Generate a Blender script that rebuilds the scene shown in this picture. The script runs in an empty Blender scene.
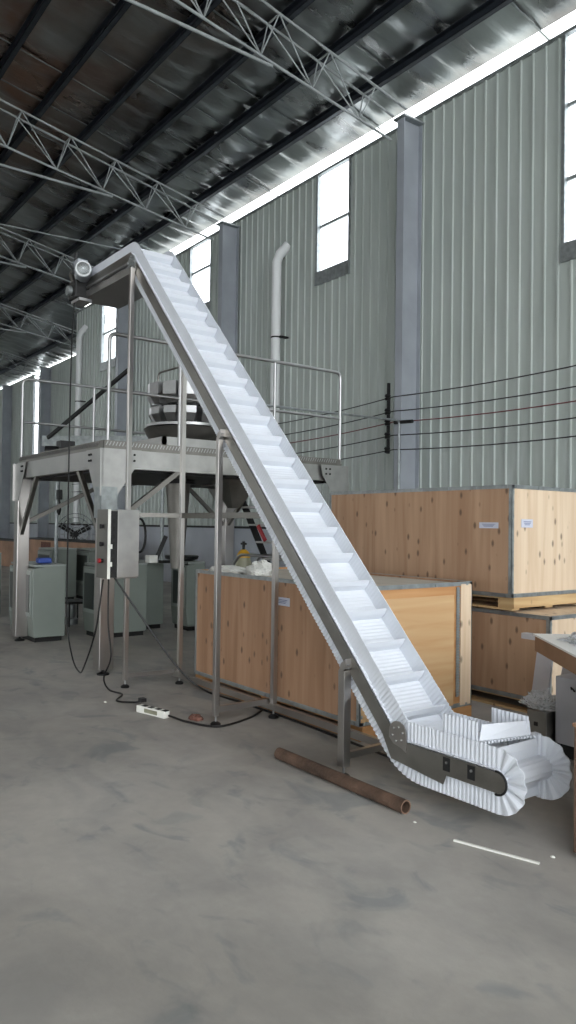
import bpy, math, random
from mathutils import Vector, Matrix, noise
random.seed(7)
COL = bpy.context.scene.collection
PI = math.pi

# ------------------------------------------------------------------ mesh helpers
class MB:
    def __init__(s): s.v = []; s.f = []
    def add(s, vs, fs):
        n = len(s.v); s.v += [tuple(v) for v in vs]; s.f += [tuple(i + n for i in f) for f in fs]; return s
    def box(s, x0, x1, y0, y1, z0, z1):
        vs = [(x, y, z) for z in (z0, z1) for y in (y0, y1) for x in (x0, x1)]
        return s.add(vs, [(0,2,3,1),(4,5,7,6),(0,1,5,4),(2,6,7,3),(0,4,6,2),(1,3,7,5)])
    def bar(s, p, q, w, h, up=(0,0,1)):
        p = Vector(p); q = Vector(q); d = (q - p).normalized(); up = Vector(up)
        if abs(d.dot(up)) > .98: up = Vector((0,1,0))
        a = d.cross(up).normalized() * w / 2; b = a.cross(d).normalized() * h / 2
        vs = [c + i*a + j*b for c in (p, q) for i, j in ((-1,-1),(1,-1),(1,1),(-1,1))]
        return s.add(vs, [(0,1,2,3),(7,6,5,4),(0,4,5,1),(1,5,6,2),(2,6,7,3),(3,7,4,0)])
    def tube(s, pts, r, n=10, cap=True):
        pts = [Vector(p) for p in pts]; m = len(pts); rs = r if isinstance(r, (list, tuple)) else [r]*m
        d0 = (pts[1]-pts[0]).normalized(); ref = Vector((0,0,1)) if abs(d0.z) < .9 else Vector((1,0,0))
        a = d0.cross(ref).normalized(); vs = []
        for i in range(m):
            d = (pts[min(i+1, m-1)] - pts[max(i-1, 0)]).normalized()
            a = (a - d*a.dot(d)).normalized(); b = d.cross(a)
            for k in range(n):
                t = 2*PI*k/n; vs.append(pts[i] + rs[i]*(math.cos(t)*a + math.sin(t)*b))
        fs = [(i*n+k, i*n+(k+1) % n, (i+1)*n+(k+1) % n, (i+1)*n+k) for i in range(m-1) for k in range(n)]
        if cap: fs += [tuple(range(n-1, -1, -1)), tuple((m-1)*n+k for k in range(n))]
        return s.add(vs, fs)
    def cyl(s, p, q, r, n=16, r2=None): return s.tube([p, q], [r, r if r2 is None else r2], n)
    def prism(s, poly, axis, a, b):
        # poly: 2D points; axis 'y': (x,z); 'x': (y,z); 'z': (x,y)
        def P(u, v, w): return (u, w, v) if axis == 'y' else ((w, u, v) if axis == 'x' else (u, v, w))
        n = len(poly); vs = [P(u, v, a) for u, v in poly] + [P(u, v, b) for u, v in poly]
        return s.add(vs, [tuple(range(n)), tuple(range(2*n-1, n-1, -1))] + [(i, (i+1) % n, n+(i+1) % n, n+i) for i in range(n)])
    def lathe(s, c, prof, n=24, axis='z'):
        vs = []
        for r, h in prof:
            for k in range(n):
                t = 2*PI*k/n
                o = (r*math.cos(t), r*math.sin(t), h) if axis == 'z' else (r*math.cos(t), h, r*math.sin(t))
                vs.append((c[0]+o[0], c[1]+o[1], c[2]+o[2]))
        return s.add(vs, [(i*n+k, i*n+(k+1) % n, (i+1)*n+(k+1) % n, (i+1)*n+k) for i in range(len(prof)-1) for k in range(n)])
    def grid(s, rows):
        m = len(rows); n = len(rows[0])
        return s.add([p for r in rows for p in r], [(i*n+j, i*n+j+1, (i+1)*n+j+1, (i+1)*n+j) for i in range(m-1) for j in range(n-1)])
    def build(s, name, mat, parent=None, smooth=False, bevel=0, solid=0, rot=0):
        vs = [Vector(v) for v in s.v]
        if parent is None:
            lo = [min(v[i] for v in vs) for i in range(3)]; hi = [max(v[i] for v in vs) for i in range(3)]
            org = Vector(((lo[0]+hi[0])/2, (lo[1]+hi[1])/2, lo[2]))
        else: org = Vector(parent['_org'])
        me = bpy.data.meshes.new(name); me.from_pydata([v - org for v in vs], [], s.f); me.update()
        import bmesh
        bm = bmesh.new(); bm.from_mesh(me); bmesh.ops.recalc_face_normals(bm, faces=bm.faces); bm.to_mesh(me); bm.free()
        me.materials.append(mat)
        if smooth:
            for p in me.polygons: p.use_smooth = True
            try: me.set_sharp_from_angle(angle=math.radians(38))
            except Exception: pass
        o = bpy.data.objects.new(name, me); COL.objects.link(o)
        if parent is None: o.location = org
        else: o.parent = parent
        o['_org'] = tuple(org)
        if solid:
            md = o.modifiers.new('solid', 'SOLIDIFY'); md.thickness = solid; md.offset = 0
        if bevel:
            md = o.modifiers.new('bevel', 'BEVEL'); md.width = bevel; md.segments = 2; md.limit_method = 'ANGLE'
        return o

def thing(name, label, cat, loc, group=None, kind=None):
    o = bpy.data.objects.new(name, None); COL.objects.link(o); o.location = loc; o.empty_display_size = .1
    o['_org'] = tuple(loc)
    return tag(o, label, cat, group, kind)
def tag(o, label=None, cat=None, group=None, kind=None):
    if label: o['label'] = label
    if cat: o['category'] = cat
    if group: o['group'] = group
    if kind: o['kind'] = kind
    return o
def struct(o): o['kind'] = 'structure'; return o
def curve(pts, n=10):
    P = [Vector(p) for p in pts]; P = [2*P[0]-P[1]] + P + [2*P[-1]-P[-2]]; out = []
    for i in range(1, len(P)-2):
        for k in range(n):
            t = k/n; a, b, c, d = P[i-1:i+3]
            out.append(.5*((2*b)+(c-a)*t+(2*a-5*b+4*c-d)*t*t+(3*b-a-3*c+d)*t**3))
    out.append(P[-2]); return out
def arc_corner(pts, r, n=6):
    P = [Vector(p) for p in pts]; out = [P[0]]
    for i in range(1, len(P)-1):
        a = (P[i-1]-P[i]).normalized(); b = (P[i+1]-P[i]).normalized()
        p0 = P[i]+a*r; p2 = P[i]+b*r
        for k in range(n+1):
            t = k/n; out.append((1-t)**2*p0+2*t*(1-t)*P[i]+t*t*p2)
    out.append(P[-1]); return out

# ------------------------------------------------------------------ materials
def lin(c): return tuple((x/12.92 if x <= .04045 else ((x+.055)/1.055)**2.4) for x in c) + (1,)
def newmat(name):
    m = bpy.data.materials.new(name); m.use_nodes = True; nt = m.node_tree
    return m, nt, nt.nodes, nt.links, nt.nodes['Principled BSDF']
def simple(name, rgb, rough=.6, metal=0, var=0, scale=6, bump=0, bscale=40, coat=0, stretch=(1,1,1), rvar=0):
    m, nt, N, L, b = newmat(name)
    b.inputs['Base Color'].default_value = lin(rgb); b.inputs['Roughness'].default_value = rough; b.inputs['Metallic'].default_value = metal
    if coat: b.inputs['Coat Weight'].default_value = coat
    if var or bump or rvar:
        tc = N.new('ShaderNodeTexCoord'); mp = N.new('ShaderNodeMapping'); mp.inputs['Scale'].default_value = stretch
        L.new(tc.outputs['Object'], mp.inputs['Vector'])
    if var or rvar:
        n = N.new('ShaderNodeTexNoise'); n.inputs['Scale'].default_value = scale; n.inputs['Detail'].default_value = 5
        L.new(mp.outputs['Vector'], n.inputs['Vector'])
        if var:
            r = N.new('ShaderNodeValToRGB'); r.color_ramp.elements[0].position = .3; r.color_ramp.elements[1].position = .7
            r.color_ramp.elements[0].color = lin([max(0, c*(1-var)) for c in rgb]); r.color_ramp.elements[1].color = lin([min(1, c*(1+var)) for c in rgb])
            L.new(n.outputs['Fac'], r.inputs['Fac']); L.new(r.outputs['Color'], b.inputs['Base Color'])
        if rvar:
            mr = N.new('ShaderNodeMapRange'); mr.inputs['To Min'].default_value = max(.05, rough-rvar); mr.inputs['To Max'].default_value = rough+rvar
            mr.inputs['From Min'].default_value = .3; mr.inputs['From Max'].default_value = .7
            L.new(n.outputs['Fac'], mr.inputs['Value']); L.new(mr.outputs['Result'], b.inputs['Roughness'])
    if bump:
        n2 = N.new('ShaderNodeTexNoise'); n2.inputs['Scale'].default_value = bscale; n2.inputs['Detail'].default_value = 3
        L.new(mp.outputs['Vector'], n2.inputs['Vector'])
        bp = N.new('ShaderNodeBump'); bp.inputs['Strength'].default_value = bump; bp.inputs['Distance'].default_value = .02
        L.new(n2.outputs['Fac'], bp.inputs['Height']); L.new(bp.outputs['Normal'], b.inputs['Normal'])
    return m
M = {}
M['steel'] = simple('brushed_stainless', (.68,.665,.65), .3, 1, .03, 3, rvar=.02)
M['steel2'] = simple('satin_stainless', (.66,.655,.645), .38, 1, .05, 8, rvar=.08)
M['plate'] = simple('brushed_side_plate', (.52,.51,.49), .38, 1, .06, 5, .08, 60, rvar=.1)
M['steeld'] = simple('dull_stainless', (.50,.49,.47), .45, 1, .08, 6, rvar=.1)
M['bright'] = simple('bright_stainless', (.66,.66,.66), .4, 1, .03, 9)
M['belt'] = simple('white_belt_plastic', (.80,.815,.84), .55, 0, .015, 4)
M['galv'] = simple('galvanised', (.58,.60,.60), .45, .7, .1, 12)
M['truss'] = simple('truss_paint', (.56,.58,.58), .5, .2, .1, 3)
M['purlin'] = simple('purlin_steel', (.20,.22,.25), .45, .6, .12, 3)
M['column'] = simple('column_paint', (.60,.62,.645), .42, .15, .05, 1.5)
M['black'] = simple('black_rubber', (.05,.05,.055), .5)
M['dark'] = simple('dark_metal', (.12,.12,.12), .5, .4)
M['cab'] = simple('grey_green_paint', (.455,.485,.46), .45, 0, .03, 3)
M['cabtop'] = simple('cabinet_top', (.53,.56,.54), .4, 0, .03, 3)
M['plasterw'] = simple('white_plaster', (.66,.68,.71), .7, 0, .05, 1.2)
M['white'] = simple('white_paint', (.85,.86,.86), .4)
M['whitep'] = simple('white_plastic', (.88,.88,.85), .4)
M['red'] = simple('red_plastic', (.62,.08,.12), .4)
M['yellow'] = simple('yellow_paint', (.72,.55,.15), .45)
M['khaki'] = simple('cylinder_paint', (.50,.50,.42), .45, 0, .1, 5)
M['brick'] = simple('brick_red', (.40,.27,.23), .9, 0, .15, 20)
M['rust'] = simple('rusty_steel', (.33,.26,.215), .75, .3, .3, 7, .4, 60)
M['rustin'] = simple('pipe_inner', (.42,.33,.27), .8, 0, .2, 20)
M['card'] = simple('cardboard', (.56,.43,.33), .8, 0, .06, 5)
M['dbrown'] = simple('dark_brown_board', (.36,.28,.23), .7, 0, .1, 4)
M['paper'] = simple('paper_label', (.74,.75,.80), .7)
M['ink'] = simple('label_ink', (.45,.48,.60), .7)
M['blue'] = simple('blue_plastic', (.22,.32,.62), .5)
M['greysheet'] = simple('grey_white_panel', (.66,.66,.68), .5, 0, .03, 4)
M['wire_b'] = simple('wire_black', (.16,.15,.15), .6)
M['wire_r'] = simple('wire_red', (.42,.22,.22), .6)
M['glassd'] = simple('dark_glass', (.16,.19,.18), .3)
M['pinkw'] = simple('panel_wood', (.62,.49,.40), .7, 0, .12, 2)

def wood(name, base, dark, knots=True, horiz=False, seed=0):
    m, nt, N, L, b = newmat(name); b.inputs['Roughness'].default_value = .62
    tc = N.new('ShaderNodeTexCoord'); mp = N.new('ShaderNodeMapping')
    mp.inputs['Scale'].default_value = (.6, .6, 8) if horiz else (7, 7, .45); mp.inputs['Location'].default_value = (seed, seed*.7, 0)
    L.new(tc.outputs['Object'], mp.inputs['Vector'])
    n = N.new('ShaderNodeTexNoise'); n.inputs['Scale'].default_value = 1.6; n.inputs['Detail'].default_value = 6; n.inputs['Distortion'].default_value = .5
    L.new(mp.outputs['Vector'], n.inputs['Vector'])
    r = N.new('ShaderNodeValToRGB'); r.color_ramp.elements[0].position = .32; r.color_ramp.elements[1].position = .68
    r.color_ramp.elements[0].color = lin(dark); r.color_ramp.elements[1].color = lin(base); L.new(n.outputs['Fac'], r.inputs['Fac'])
    out = r.outputs['Color']
    if knots:
        mp2 = N.new('ShaderNodeMapping'); mp2.inputs['Scale'].default_value = (11, 11, 5.5); L.new(tc.outputs['Object'], mp2.inputs['Vector'])
        vo = N.new('ShaderNodeTexVoronoi'); vo.inputs['Scale'].default_value = 1.0; L.new(mp2.outputs['Vector'], vo.inputs['Vector'])
        kr = N.new('ShaderNodeValToRGB'); kr.color_ramp.elements[0].position = .09; kr.color_ramp.elements[0].color = (1,1,1,1)
        kr.color_ramp.elements[1].position = .21; kr.color_ramp.elements[1].color = (0,0,0,1); L.new(vo.outputs['Distance'], kr.inputs['Fac'])
        mx = N.new('ShaderNodeMix'); mx.data_type = 'RGBA'; mx.inputs['B'].default_value = lin([c*.48 for c in dark])
        L.new(out, mx.inputs['A'])
        mu = N.new('ShaderNodeMath'); mu.operation = 'MULTIPLY'; mu.inputs[1].default_value = .75
        L.new(kr.outputs['Color'], mu.inputs[0]); L.new(mu.outputs[0], mx.inputs['Factor']); out = mx.outputs['Result']
    L.new(out, b.inputs['Base Color']); return m
M['ply'] = wood('plywood', (.84,.76,.66), (.77,.67,.56))
M['ply2'] = wood('plywood_orange', (.69,.565,.455), (.60,.47,.365), seed=3)
M['ply3'] = wood('plywood_board', (.76,.64,.48), (.71,.56,.39), knots=False, horiz=True, seed=5)
M['plyo'] = wood('plywood_ochre', (.72,.55,.37), (.66,.47,.29), knots=False, horiz=True, seed=8)
M['ply4'] = wood('plywood_reddish_shaded', (.65,.51,.40), (.56,.42,.31), seed=11)  # front crate wood: reddish, and darkened for the weaker light on it
M['pine'] = wood('pallet_pine', (.80,.70,.53), (.68,.55,.38), knots=True, horiz=True, seed=2)

def floor_mat():
    m, nt, N, L, b = newmat('concrete_floor'); tc = N.new('ShaderNodeTexCoord')
    def noi(sc, det=5, dist=0, st=(1,1,1), rot=0):
        mp = N.new('ShaderNodeMapping'); mp.inputs['Scale'].default_value = st; mp.inputs['Rotation'].default_value = (0,0,rot)
        L.new(tc.outputs['Object'], mp.inputs['Vector'])
        n = N.new('ShaderNodeTexNoise'); n.inputs['Scale'].default_value = sc; n.inputs['Detail'].default_value = det; n.inputs['Distortion'].default_value = dist
        L.new(mp.outputs['Vector'], n.inputs['Vector']); return n.outputs['Fac']
    def ramp(f, a, ca, c, cc):
        r = N.new('ShaderNodeValToRGB'); r.color_ramp.elements[0].position = a; r.color_ramp.elements[1].position = c
        r.color_ramp.elements[0].color = ca; r.color_ramp.elements[1].color = cc; L.new(f, r.inputs['Fac']); return r.outputs['Color']
    base = ramp(noi(.55, 8, .6), .3, lin((.565,.55,.525)), .7, lin((.70,.685,.655)))
    w = (1,1,1,1)
    # big dusty swathes, small scuffs, damp bluish patches with streaks
    sw = ramp(noi(1.3, 9, 1.2, (1,1.6,1), .5), .35, (.80,.81,.83,1), .62, w)
    fine = ramp(noi(14, 8, .3), .3, (.955,.955,.955,1), .7, (1.03,1.03,1.03,1))
    patch = ramp(noi(2.1, 6, .8, (1,1.4,1), .9), .60, w, .68, (.74,.79,.83,1))
    streak = ramp(noi(3.4, 8, .6, (1,1.5,1), .75), .58, w, .68, (.84,.87,.89,1))
    out = base
    for c in (sw, fine, patch, streak):
        mx = N.new('ShaderNodeMix'); mx.data_type = 'RGBA'; mx.blend_type = 'MULTIPLY'; mx.inputs['Factor'].default_value = 1
        L.new(out, mx.inputs['A']); L.new(c, mx.inputs['B']); out = mx.outputs['Result']
    L.new(out, b.inputs['Base Color'])
    mr = N.new('ShaderNodeMapRange'); mr.inputs['To Min'].default_value = .5; mr.inputs['To Max'].default_value = .75; L.new(noi(1.8, 5), mr.inputs['Value'])
    L.new(mr.outputs['Result'], b.inputs['Roughness'])
    bp = N.new('ShaderNodeBump'); bp.inputs['Strength'].default_value = .15; bp.inputs['Distance'].default_value = .01
    L.new(noi(30, 6), bp.inputs['Height']); L.new(bp.outputs['Normal'], b.inputs['Normal'])
    return m
M['floor'] = floor_mat()

def wall_mat():
    m, nt, N, L, b = newmat('ribbed_wall_panel'); tc = N.new('ShaderNodeTexCoord')
    b.inputs['Roughness'].default_value = .45; b.inputs['Metallic'].default_value = .1
    mp = N.new('ShaderNodeMapping'); mp.inputs['Scale'].default_value = (3.2, 1, .35); L.new(tc.outputs['Object'], mp.inputs['Vector'])
    n = N.new('ShaderNodeTexNoise'); n.inputs['Scale'].default_value = 1.4; n.inputs['Detail'].default_value = 7; L.new(mp.outputs['Vector'], n.inputs['Vector'])
    r = N.new('ShaderNodeValToRGB'); r.color_ramp.elements[0].position = .3; r.color_ramp.elements[1].position = .7
    r.color_ramp.elements[0].color = lin((.64,.67,.65)); r.color_ramp.elements[1].color = lin((.70,.73,.71)); L.new(n.outputs['Fac'], r.inputs['Fac'])
    # whitish oxide bloom low on the sheets
    sx = N.new('ShaderNodeSeparateXYZ'); L.new(tc.outputs['Object'], sx.inputs['Vector'])
    mr = N.new('ShaderNodeMapRange'); mr.inputs['From Min'].default_value = 3.1; mr.inputs['From Max'].default_value = 1.2; L.new(sx.outputs['Z'], mr.inputs['Value'])
    n2 = N.new('ShaderNodeTexNoise'); n2.inputs['Scale'].default_value = 2.2; n2.inputs['Detail'].default_value = 8; L.new(mp.outputs['Vector'], n2.inputs['Vector'])
    r2 = N.new('ShaderNodeValToRGB'); r2.color_ramp.elements[0].position = .45; r2.color_ramp.elements[1].position = .62; L.new(n2.outputs['Fac'], r2.inputs['Fac'])
    mu = N.new('ShaderNodeMath'); mu.operation = 'MULTIPLY'; L.new(mr.outputs['Result'], mu.inputs[0]); L.new(r2.outputs['Color'], mu.inputs[1])
    mu2 = N.new('ShaderNodeMath'); mu2.operation = 'MULTIPLY'; mu2.inputs[1].default_value = .45; L.new(mu.outputs[0], mu2.inputs[0])
    mx = N.new('ShaderNodeMix'); mx.data_type = 'RGBA'; mx.inputs['B'].default_value = lin((.76,.79,.78))
    L.new(mu2.outputs[0], mx.inputs['Factor']); L.new(r.outputs['Color'], mx.inputs['A']); L.new(mx.outputs['Result'], b.inputs['Base Color'])
    return m
M['wall'] = wall_mat()

def foil_mat():
    m, nt, N, L, b = newmat('foil_roof_insulation'); tc = N.new('ShaderNodeTexCoord')
    b.inputs['Metallic'].default_value = 1
    mp = N.new('ShaderNodeMapping'); mp.inputs['Scale'].default_value = (1.2, .5, 1); L.new(tc.outputs['Object'], mp.inputs['Vector'])
    n = N.new('ShaderNodeTexNoise'); n.inputs['Scale'].default_value = .9; n.inputs['Detail'].default_value = 5; L.new(mp.outputs['Vector'], n.inputs['Vector'])
    r = N.new('ShaderNodeValToRGB'); r.color_ramp.elements[0].position = .35; r.color_ramp.elements[1].position = .68
    r.color_ramp.elements[0].color = lin((.55,.55,.55)); r.color_ramp.elements[1].color = lin((.76,.78,.78)); L.new(n.outputs['Fac'], r.inputs['Fac'])
    # brown reflection from below, painted in as a patchy tint towards the ridge
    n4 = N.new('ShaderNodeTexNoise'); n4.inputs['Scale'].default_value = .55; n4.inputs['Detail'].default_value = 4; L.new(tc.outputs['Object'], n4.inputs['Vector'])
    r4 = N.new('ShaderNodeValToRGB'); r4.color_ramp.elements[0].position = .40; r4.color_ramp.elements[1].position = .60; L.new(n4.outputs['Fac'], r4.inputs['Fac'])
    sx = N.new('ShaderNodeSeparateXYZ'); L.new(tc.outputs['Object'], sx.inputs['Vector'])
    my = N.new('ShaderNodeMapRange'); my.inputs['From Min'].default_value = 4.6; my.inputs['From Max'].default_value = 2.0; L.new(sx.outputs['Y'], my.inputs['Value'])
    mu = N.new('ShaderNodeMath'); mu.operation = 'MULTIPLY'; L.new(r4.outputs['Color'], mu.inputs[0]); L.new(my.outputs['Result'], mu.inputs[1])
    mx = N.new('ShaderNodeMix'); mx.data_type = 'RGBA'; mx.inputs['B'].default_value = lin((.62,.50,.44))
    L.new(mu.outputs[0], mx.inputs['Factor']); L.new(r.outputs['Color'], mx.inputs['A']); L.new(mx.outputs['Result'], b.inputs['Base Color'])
    mr = N.new('ShaderNodeMapRange'); mr.inputs['To Min'].default_value = .16; mr.inputs['To Max'].default_value = .42; L.new(n.outputs['Fac'], mr.inputs['Value'])
    L.new(mr.outputs['Result'], b.inputs['Roughness'])
    n3 = N.new('ShaderNodeTexNoise'); n3.inputs['Scale'].default_value = 2.0; n3.inputs['Detail'].default_value = 4; n3.inputs['Distortion'].default_value = .6
    mp3 = N.new('ShaderNodeMapping'); mp3.inputs['Scale'].default_value = (2.2, .6, 1); L.new(tc.outputs['Object'], mp3.inputs['Vector']); L.new(mp3.outputs['Vector'], n3.inputs['Vector'])
    bp = N.new('ShaderNodeBump'); bp.inputs['Strength'].default_value = .45; bp.inputs['Distance'].default_value = .06
    L.new(n3.outputs['Fac'], bp.inputs['Height']); L.new(bp.outputs['Normal'], b.inputs['Normal'])
    return m
M['foil'] = foil_mat()

def pane_mat():
    m, nt, N, L, b = newmat('translucent_daylight_sheet'); nt.nodes.remove(b); o = nt.nodes['Material Output']
    a = N.new('ShaderNodeBsdfTranslucent'); a.inputs['Color'].default_value = (.92,.94,.95,1)
    t = N.new('ShaderNodeBsdfTransparent'); t.inputs['Color'].default_value = (.97,.98,1,1)
    mx = N.new('ShaderNodeMixShader'); mx.inputs[0].default_value = .7; L.new(a.outputs[0], mx.inputs[1]); L.new(t.outputs[0], mx.inputs[2]); L.new(mx.outputs[0], o.inputs['Surface'])
    return m
M['pane'] = pane_mat()
def wrap_mat():
    m, nt, N, L, b = newmat('crumpled_plastic_film'); tc = N.new('ShaderNodeTexCoord')
    b.inputs['Base Color'].default_value = (.62,.64,.66,1); b.inputs['Roughness'].default_value = .15; b.inputs['Alpha'].default_value = .55
    n = N.new('ShaderNodeTexVoronoi'); n.inputs['Scale'].default_value = 22; L.new(tc.outputs['Object'], n.inputs['Vector'])
    bp = N.new('ShaderNodeBump'); bp.inputs['Strength'].default_value = 1; bp.inputs['Distance'].default_value = .03
    L.new(n.outputs['Distance'], bp.inputs['Height']); L.new(bp.outputs['Normal'], b.inputs['Normal'])
    return m
M['wrap'] = wrap_mat()

# ------------------------------------------------------------------ building shell
W = 9.4
def roofz(y): return 8.77 + .19*(W - y) if y > -5 else 8.77 + .19*(W + 5) - .19*(-5 - y)
struct(MB().box(-60, 14, -24, 30, -.2, 0).build('floor', M['floor']))

def ribbed(mb, x0, x1, z0, z1, y, th=.03, pitch=.215, ph=0):
    # sheet in the plane y (room side -Y) with narrow standing ribs
    prof = []; k0 = math.floor((x0-ph)/pitch)
    prof.append((x0, 0)); k = k0
    while ph + k*pitch < x1 + pitch:
        c = ph + k*pitch
        for dx, d in ((-.022, 0), (-.013, -.028), (.013, -.028), (.022, 0)):
            if x0 + 1e-4 < c+dx < x1 - 1e-4: prof.append((c+dx, d))
        k += 1
    prof.append((x1, 0))
    n = len(prof); vs = [(x, y+d, z) for z in (z0, z1) for x, d in prof] + [(x0, y+th, z0), (x1, y+th, z0), (x0, y+th, z1), (x1, y+th, z1)]
    fs = [(i, i+1, n+i+1, n+i) for i in range(n-1)] + [(2*n, 2*n+2, 2*n+3, 2*n+1), (0, n, 2*n+2, 2*n), (n-1, 2*n+1, 2*n+3, 2*n-1)]
    mb.add(vs, fs)
# window openings on the camera-facing long wall: (x0,x1,z0)
WINS = [(-6.15, -4.6, 5.5), (-11.65, -10.68, 6.52), (-16.75, -15.72, 6.9), (-22.25, -21.15, 6.45)]
wl = MB(); xs = -24.4; ZT = 8.46
for a, b_, z in sorted(WINS):
    ribbed(wl, xs, a, 1.42, ZT, W); ribbed(wl, a, b_, 1.42, z, W); xs = b_
ribbed(wl, xs, 13, 1.42, ZT, W)
wr = struct(wl.build('wall_right', M['wall']))
struct(MB().box(-24.4, 13, W-.06, W+.18, 0, 1.42).build('dado', M['plasterw'], wr))
struct(MB().box(-24.4, 13, W-.08, W+.02, 1.42, 1.47).build('dado_cap', M['dark'], wr))
# wider bay beyond
W2 = 11.4
wf = MB(); ribbed(wf, -46, -34.6, 1.42, 8.28, W2); ribbed(wf, -34.6, -33.9, 1.42, 3.2, W2); ribbed(wf, -33.9, -24.4, 1.42, 8.28, W2)
wfar = struct(wf.build('wall_right', M['wall']))
struct(MB().box(-46, -24.4, W2-.06, W2+.18, 0, 1.42).build('dado', M['plasterw'], wfar))
struct(MB().box(-46, -24.4, W2-.08, W2, 1.42, 1.47).build('dado_cap', M['dark'], wfar))
jg = MB(); ribbed(jg, W, W2, 1.42, 8.3, 0)
jv = MB(); jv.v = [(-24.4 - y*-1, x, z) for x, y, z in jg.v]; jv.f = jg.f
jv.box(-24.43, -24.37, W, W2, 0, 1.42)
struct(jv.build('wall_return', M['wall']))
struct(MB().box(-46.1, -46, -19, W2, 0, 9.0).build('wall_back', M['wall']))
# opposite long wall, unseen; open window band added and sized for fill light
lf = MB().box(-46, 13, -19.1, -19, 0, 1.0).box(-46, 13, -19.1, -19, 2.9, 8.6)
for k in range(13): lf.box(-46+k*4.6, -45.2+k*4.6, -19.1, -19, 1.0, 2.9)
struct(lf.build('wall_left_unseen', M['wall']))
# trims
struct(MB().box(-24.4, 13, W-.04, W+.05, ZT, ZT+.05).build('trim_1', M['galv']))

for i, (a, b_, z) in enumerate(WINS):
    fr = MB()
    for q in (a, b_): fr.box(q-.025, q+.025, W-.03, W+.06, z-.02, ZT)
    fr.box(a-.02, b_+.02, W-.05, W+.08, z-.26, z)
    w = struct(fr.build('window_%d' % (i+1), M['galv']))
    mu = MB()
    zz = z+.9
    while zz < ZT: mu.box(a, b_, W+.03, W+.07, zz, zz+.05); zz += 1.05
    struct(mu.build('crossbar', M['galv'], w))
    struct(MB().box(a+.03, b_-.03, W+.08, W+.085, z, ZT).build('pane', M['pane'], w))
w5 = struct(MB().box(-34.65, -34.6, W2-.03, W2+.06, 3.2, 8.1).box(-33.9, -33.85, W2-.03, W2+.06, 3.2, 8.1).build('window_5', M['galv']))
struct(MB().box(-34.6, -33.9, W2+.08, W2+.085, 3.2, 8.1).build('pane', M['pane'], w5))

# roof: lapped foil sheets with lap lines across the slope
def roof(x0, x1, y0, y1):
    mb = MB(); ny = max(2, int((y1-y0)/.23)); nx = int((x1-x0)/.09)
    rows = []
    for i in range(ny+1):
        y = y0 + (y1-y0)*i/ny; row = []
        for j in range(nx+1):
            x = x0 + (x1-x0)*j/nx
            u = (x*1.75 + .35*noise.noise((x*.5, round((y-8.55)/.92)*3.7, 0))) % 1
            s = 0 if i in (0, ny) else .03*noise.noise((x*.9, y*1.3, 3)) + .014*noise.noise((x*3, y*2, 9)) + .05*(u if u < .8 else (1-u)*4)
            sag = -.035*math.sin(PI*((y - 8.55) / .92 % 1))
            row.append((x, y, roofz(y) + s + sag))
        rows.append(row)
    mb.grid(rows); return mb
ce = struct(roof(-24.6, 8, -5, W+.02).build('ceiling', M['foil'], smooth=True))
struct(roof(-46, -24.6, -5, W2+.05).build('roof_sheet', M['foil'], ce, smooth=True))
rs = MB().add([(-46,-5,roofz(-5)), (8,-5,roofz(-5)), (8,-19.1,roofz(-19.1)), (-46,-19.1,roofz(-19.1))], [(0,1,2,3)])
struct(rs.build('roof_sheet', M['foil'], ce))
# opaque outer roofing above the foil
oc = MB()
for (x0, x1, yw) in ((-24.6, 8, W+.02), (-46, -24.6, W2+.05)):
    oc.add([(x0,-5,roofz(-5)+.12), (x1,-5,roofz(-5)+.12), (x1,yw,roofz(yw)+.12), (x0,yw,roofz(yw)+.12)], [(0,1,2,3)])
struct(oc.build('outer_roofing', M['galv'], ce))
# lap strips (thin battens holding the foil)
lp = MB()
for k in range(32):
    x = 7 - k*1.13
    for j in range(-3, 10):
        if random.random() < .55:
            y0 = 8.55 - j*.92; y1 = y0 - .92
            lp.bar((x, y0, roofz(y0)-.025), (x, y1, roofz(y1)-.025), .035, .008)
struct(lp.build('lap_strip', M['galv'], ce))

# purlins
PY = [8.55 - .92*k for k in range(-1, 13)]
nth = ['first', 'second', 'third', 'fourth', 'fifth', 'sixth', 'seventh', 'eighth', 'ninth', 'tenth', 'eleventh', 'twelfth', 'thirteenth', 'fourteenth']
def cpurlin(y, x0, x1):
    z = roofz(y) - .03; h = .17; w = .085
    return MB().box(x0, x1, y-.006, y+.006, z-h, z).box(x0, x1, y-w, y+.006, z-.012, z).box(x0, x1, y-w, y+.006, z-h, z-h+.012).box(x0, x1, y-w, y-w+.01, z-h, z-h+.03)
idx = 0
for k, y in enumerate(PY):
    if y > W - .1: continue
    tag(cpurlin(y, -46, 7.9).build('roof_purlin', M['purlin']), 'dark steel roof purlin, %s line in from the tall ribbed wall' % nth[idx], 'purlin', 'roof purlins'); idx += 1
tag(cpurlin(10.4, -46, -24.6).build('roof_purlin', M['purlin']), 'short dark roof purlin over the far widened bay, outside all the long ones', 'purlin', 'roof purlins')

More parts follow.
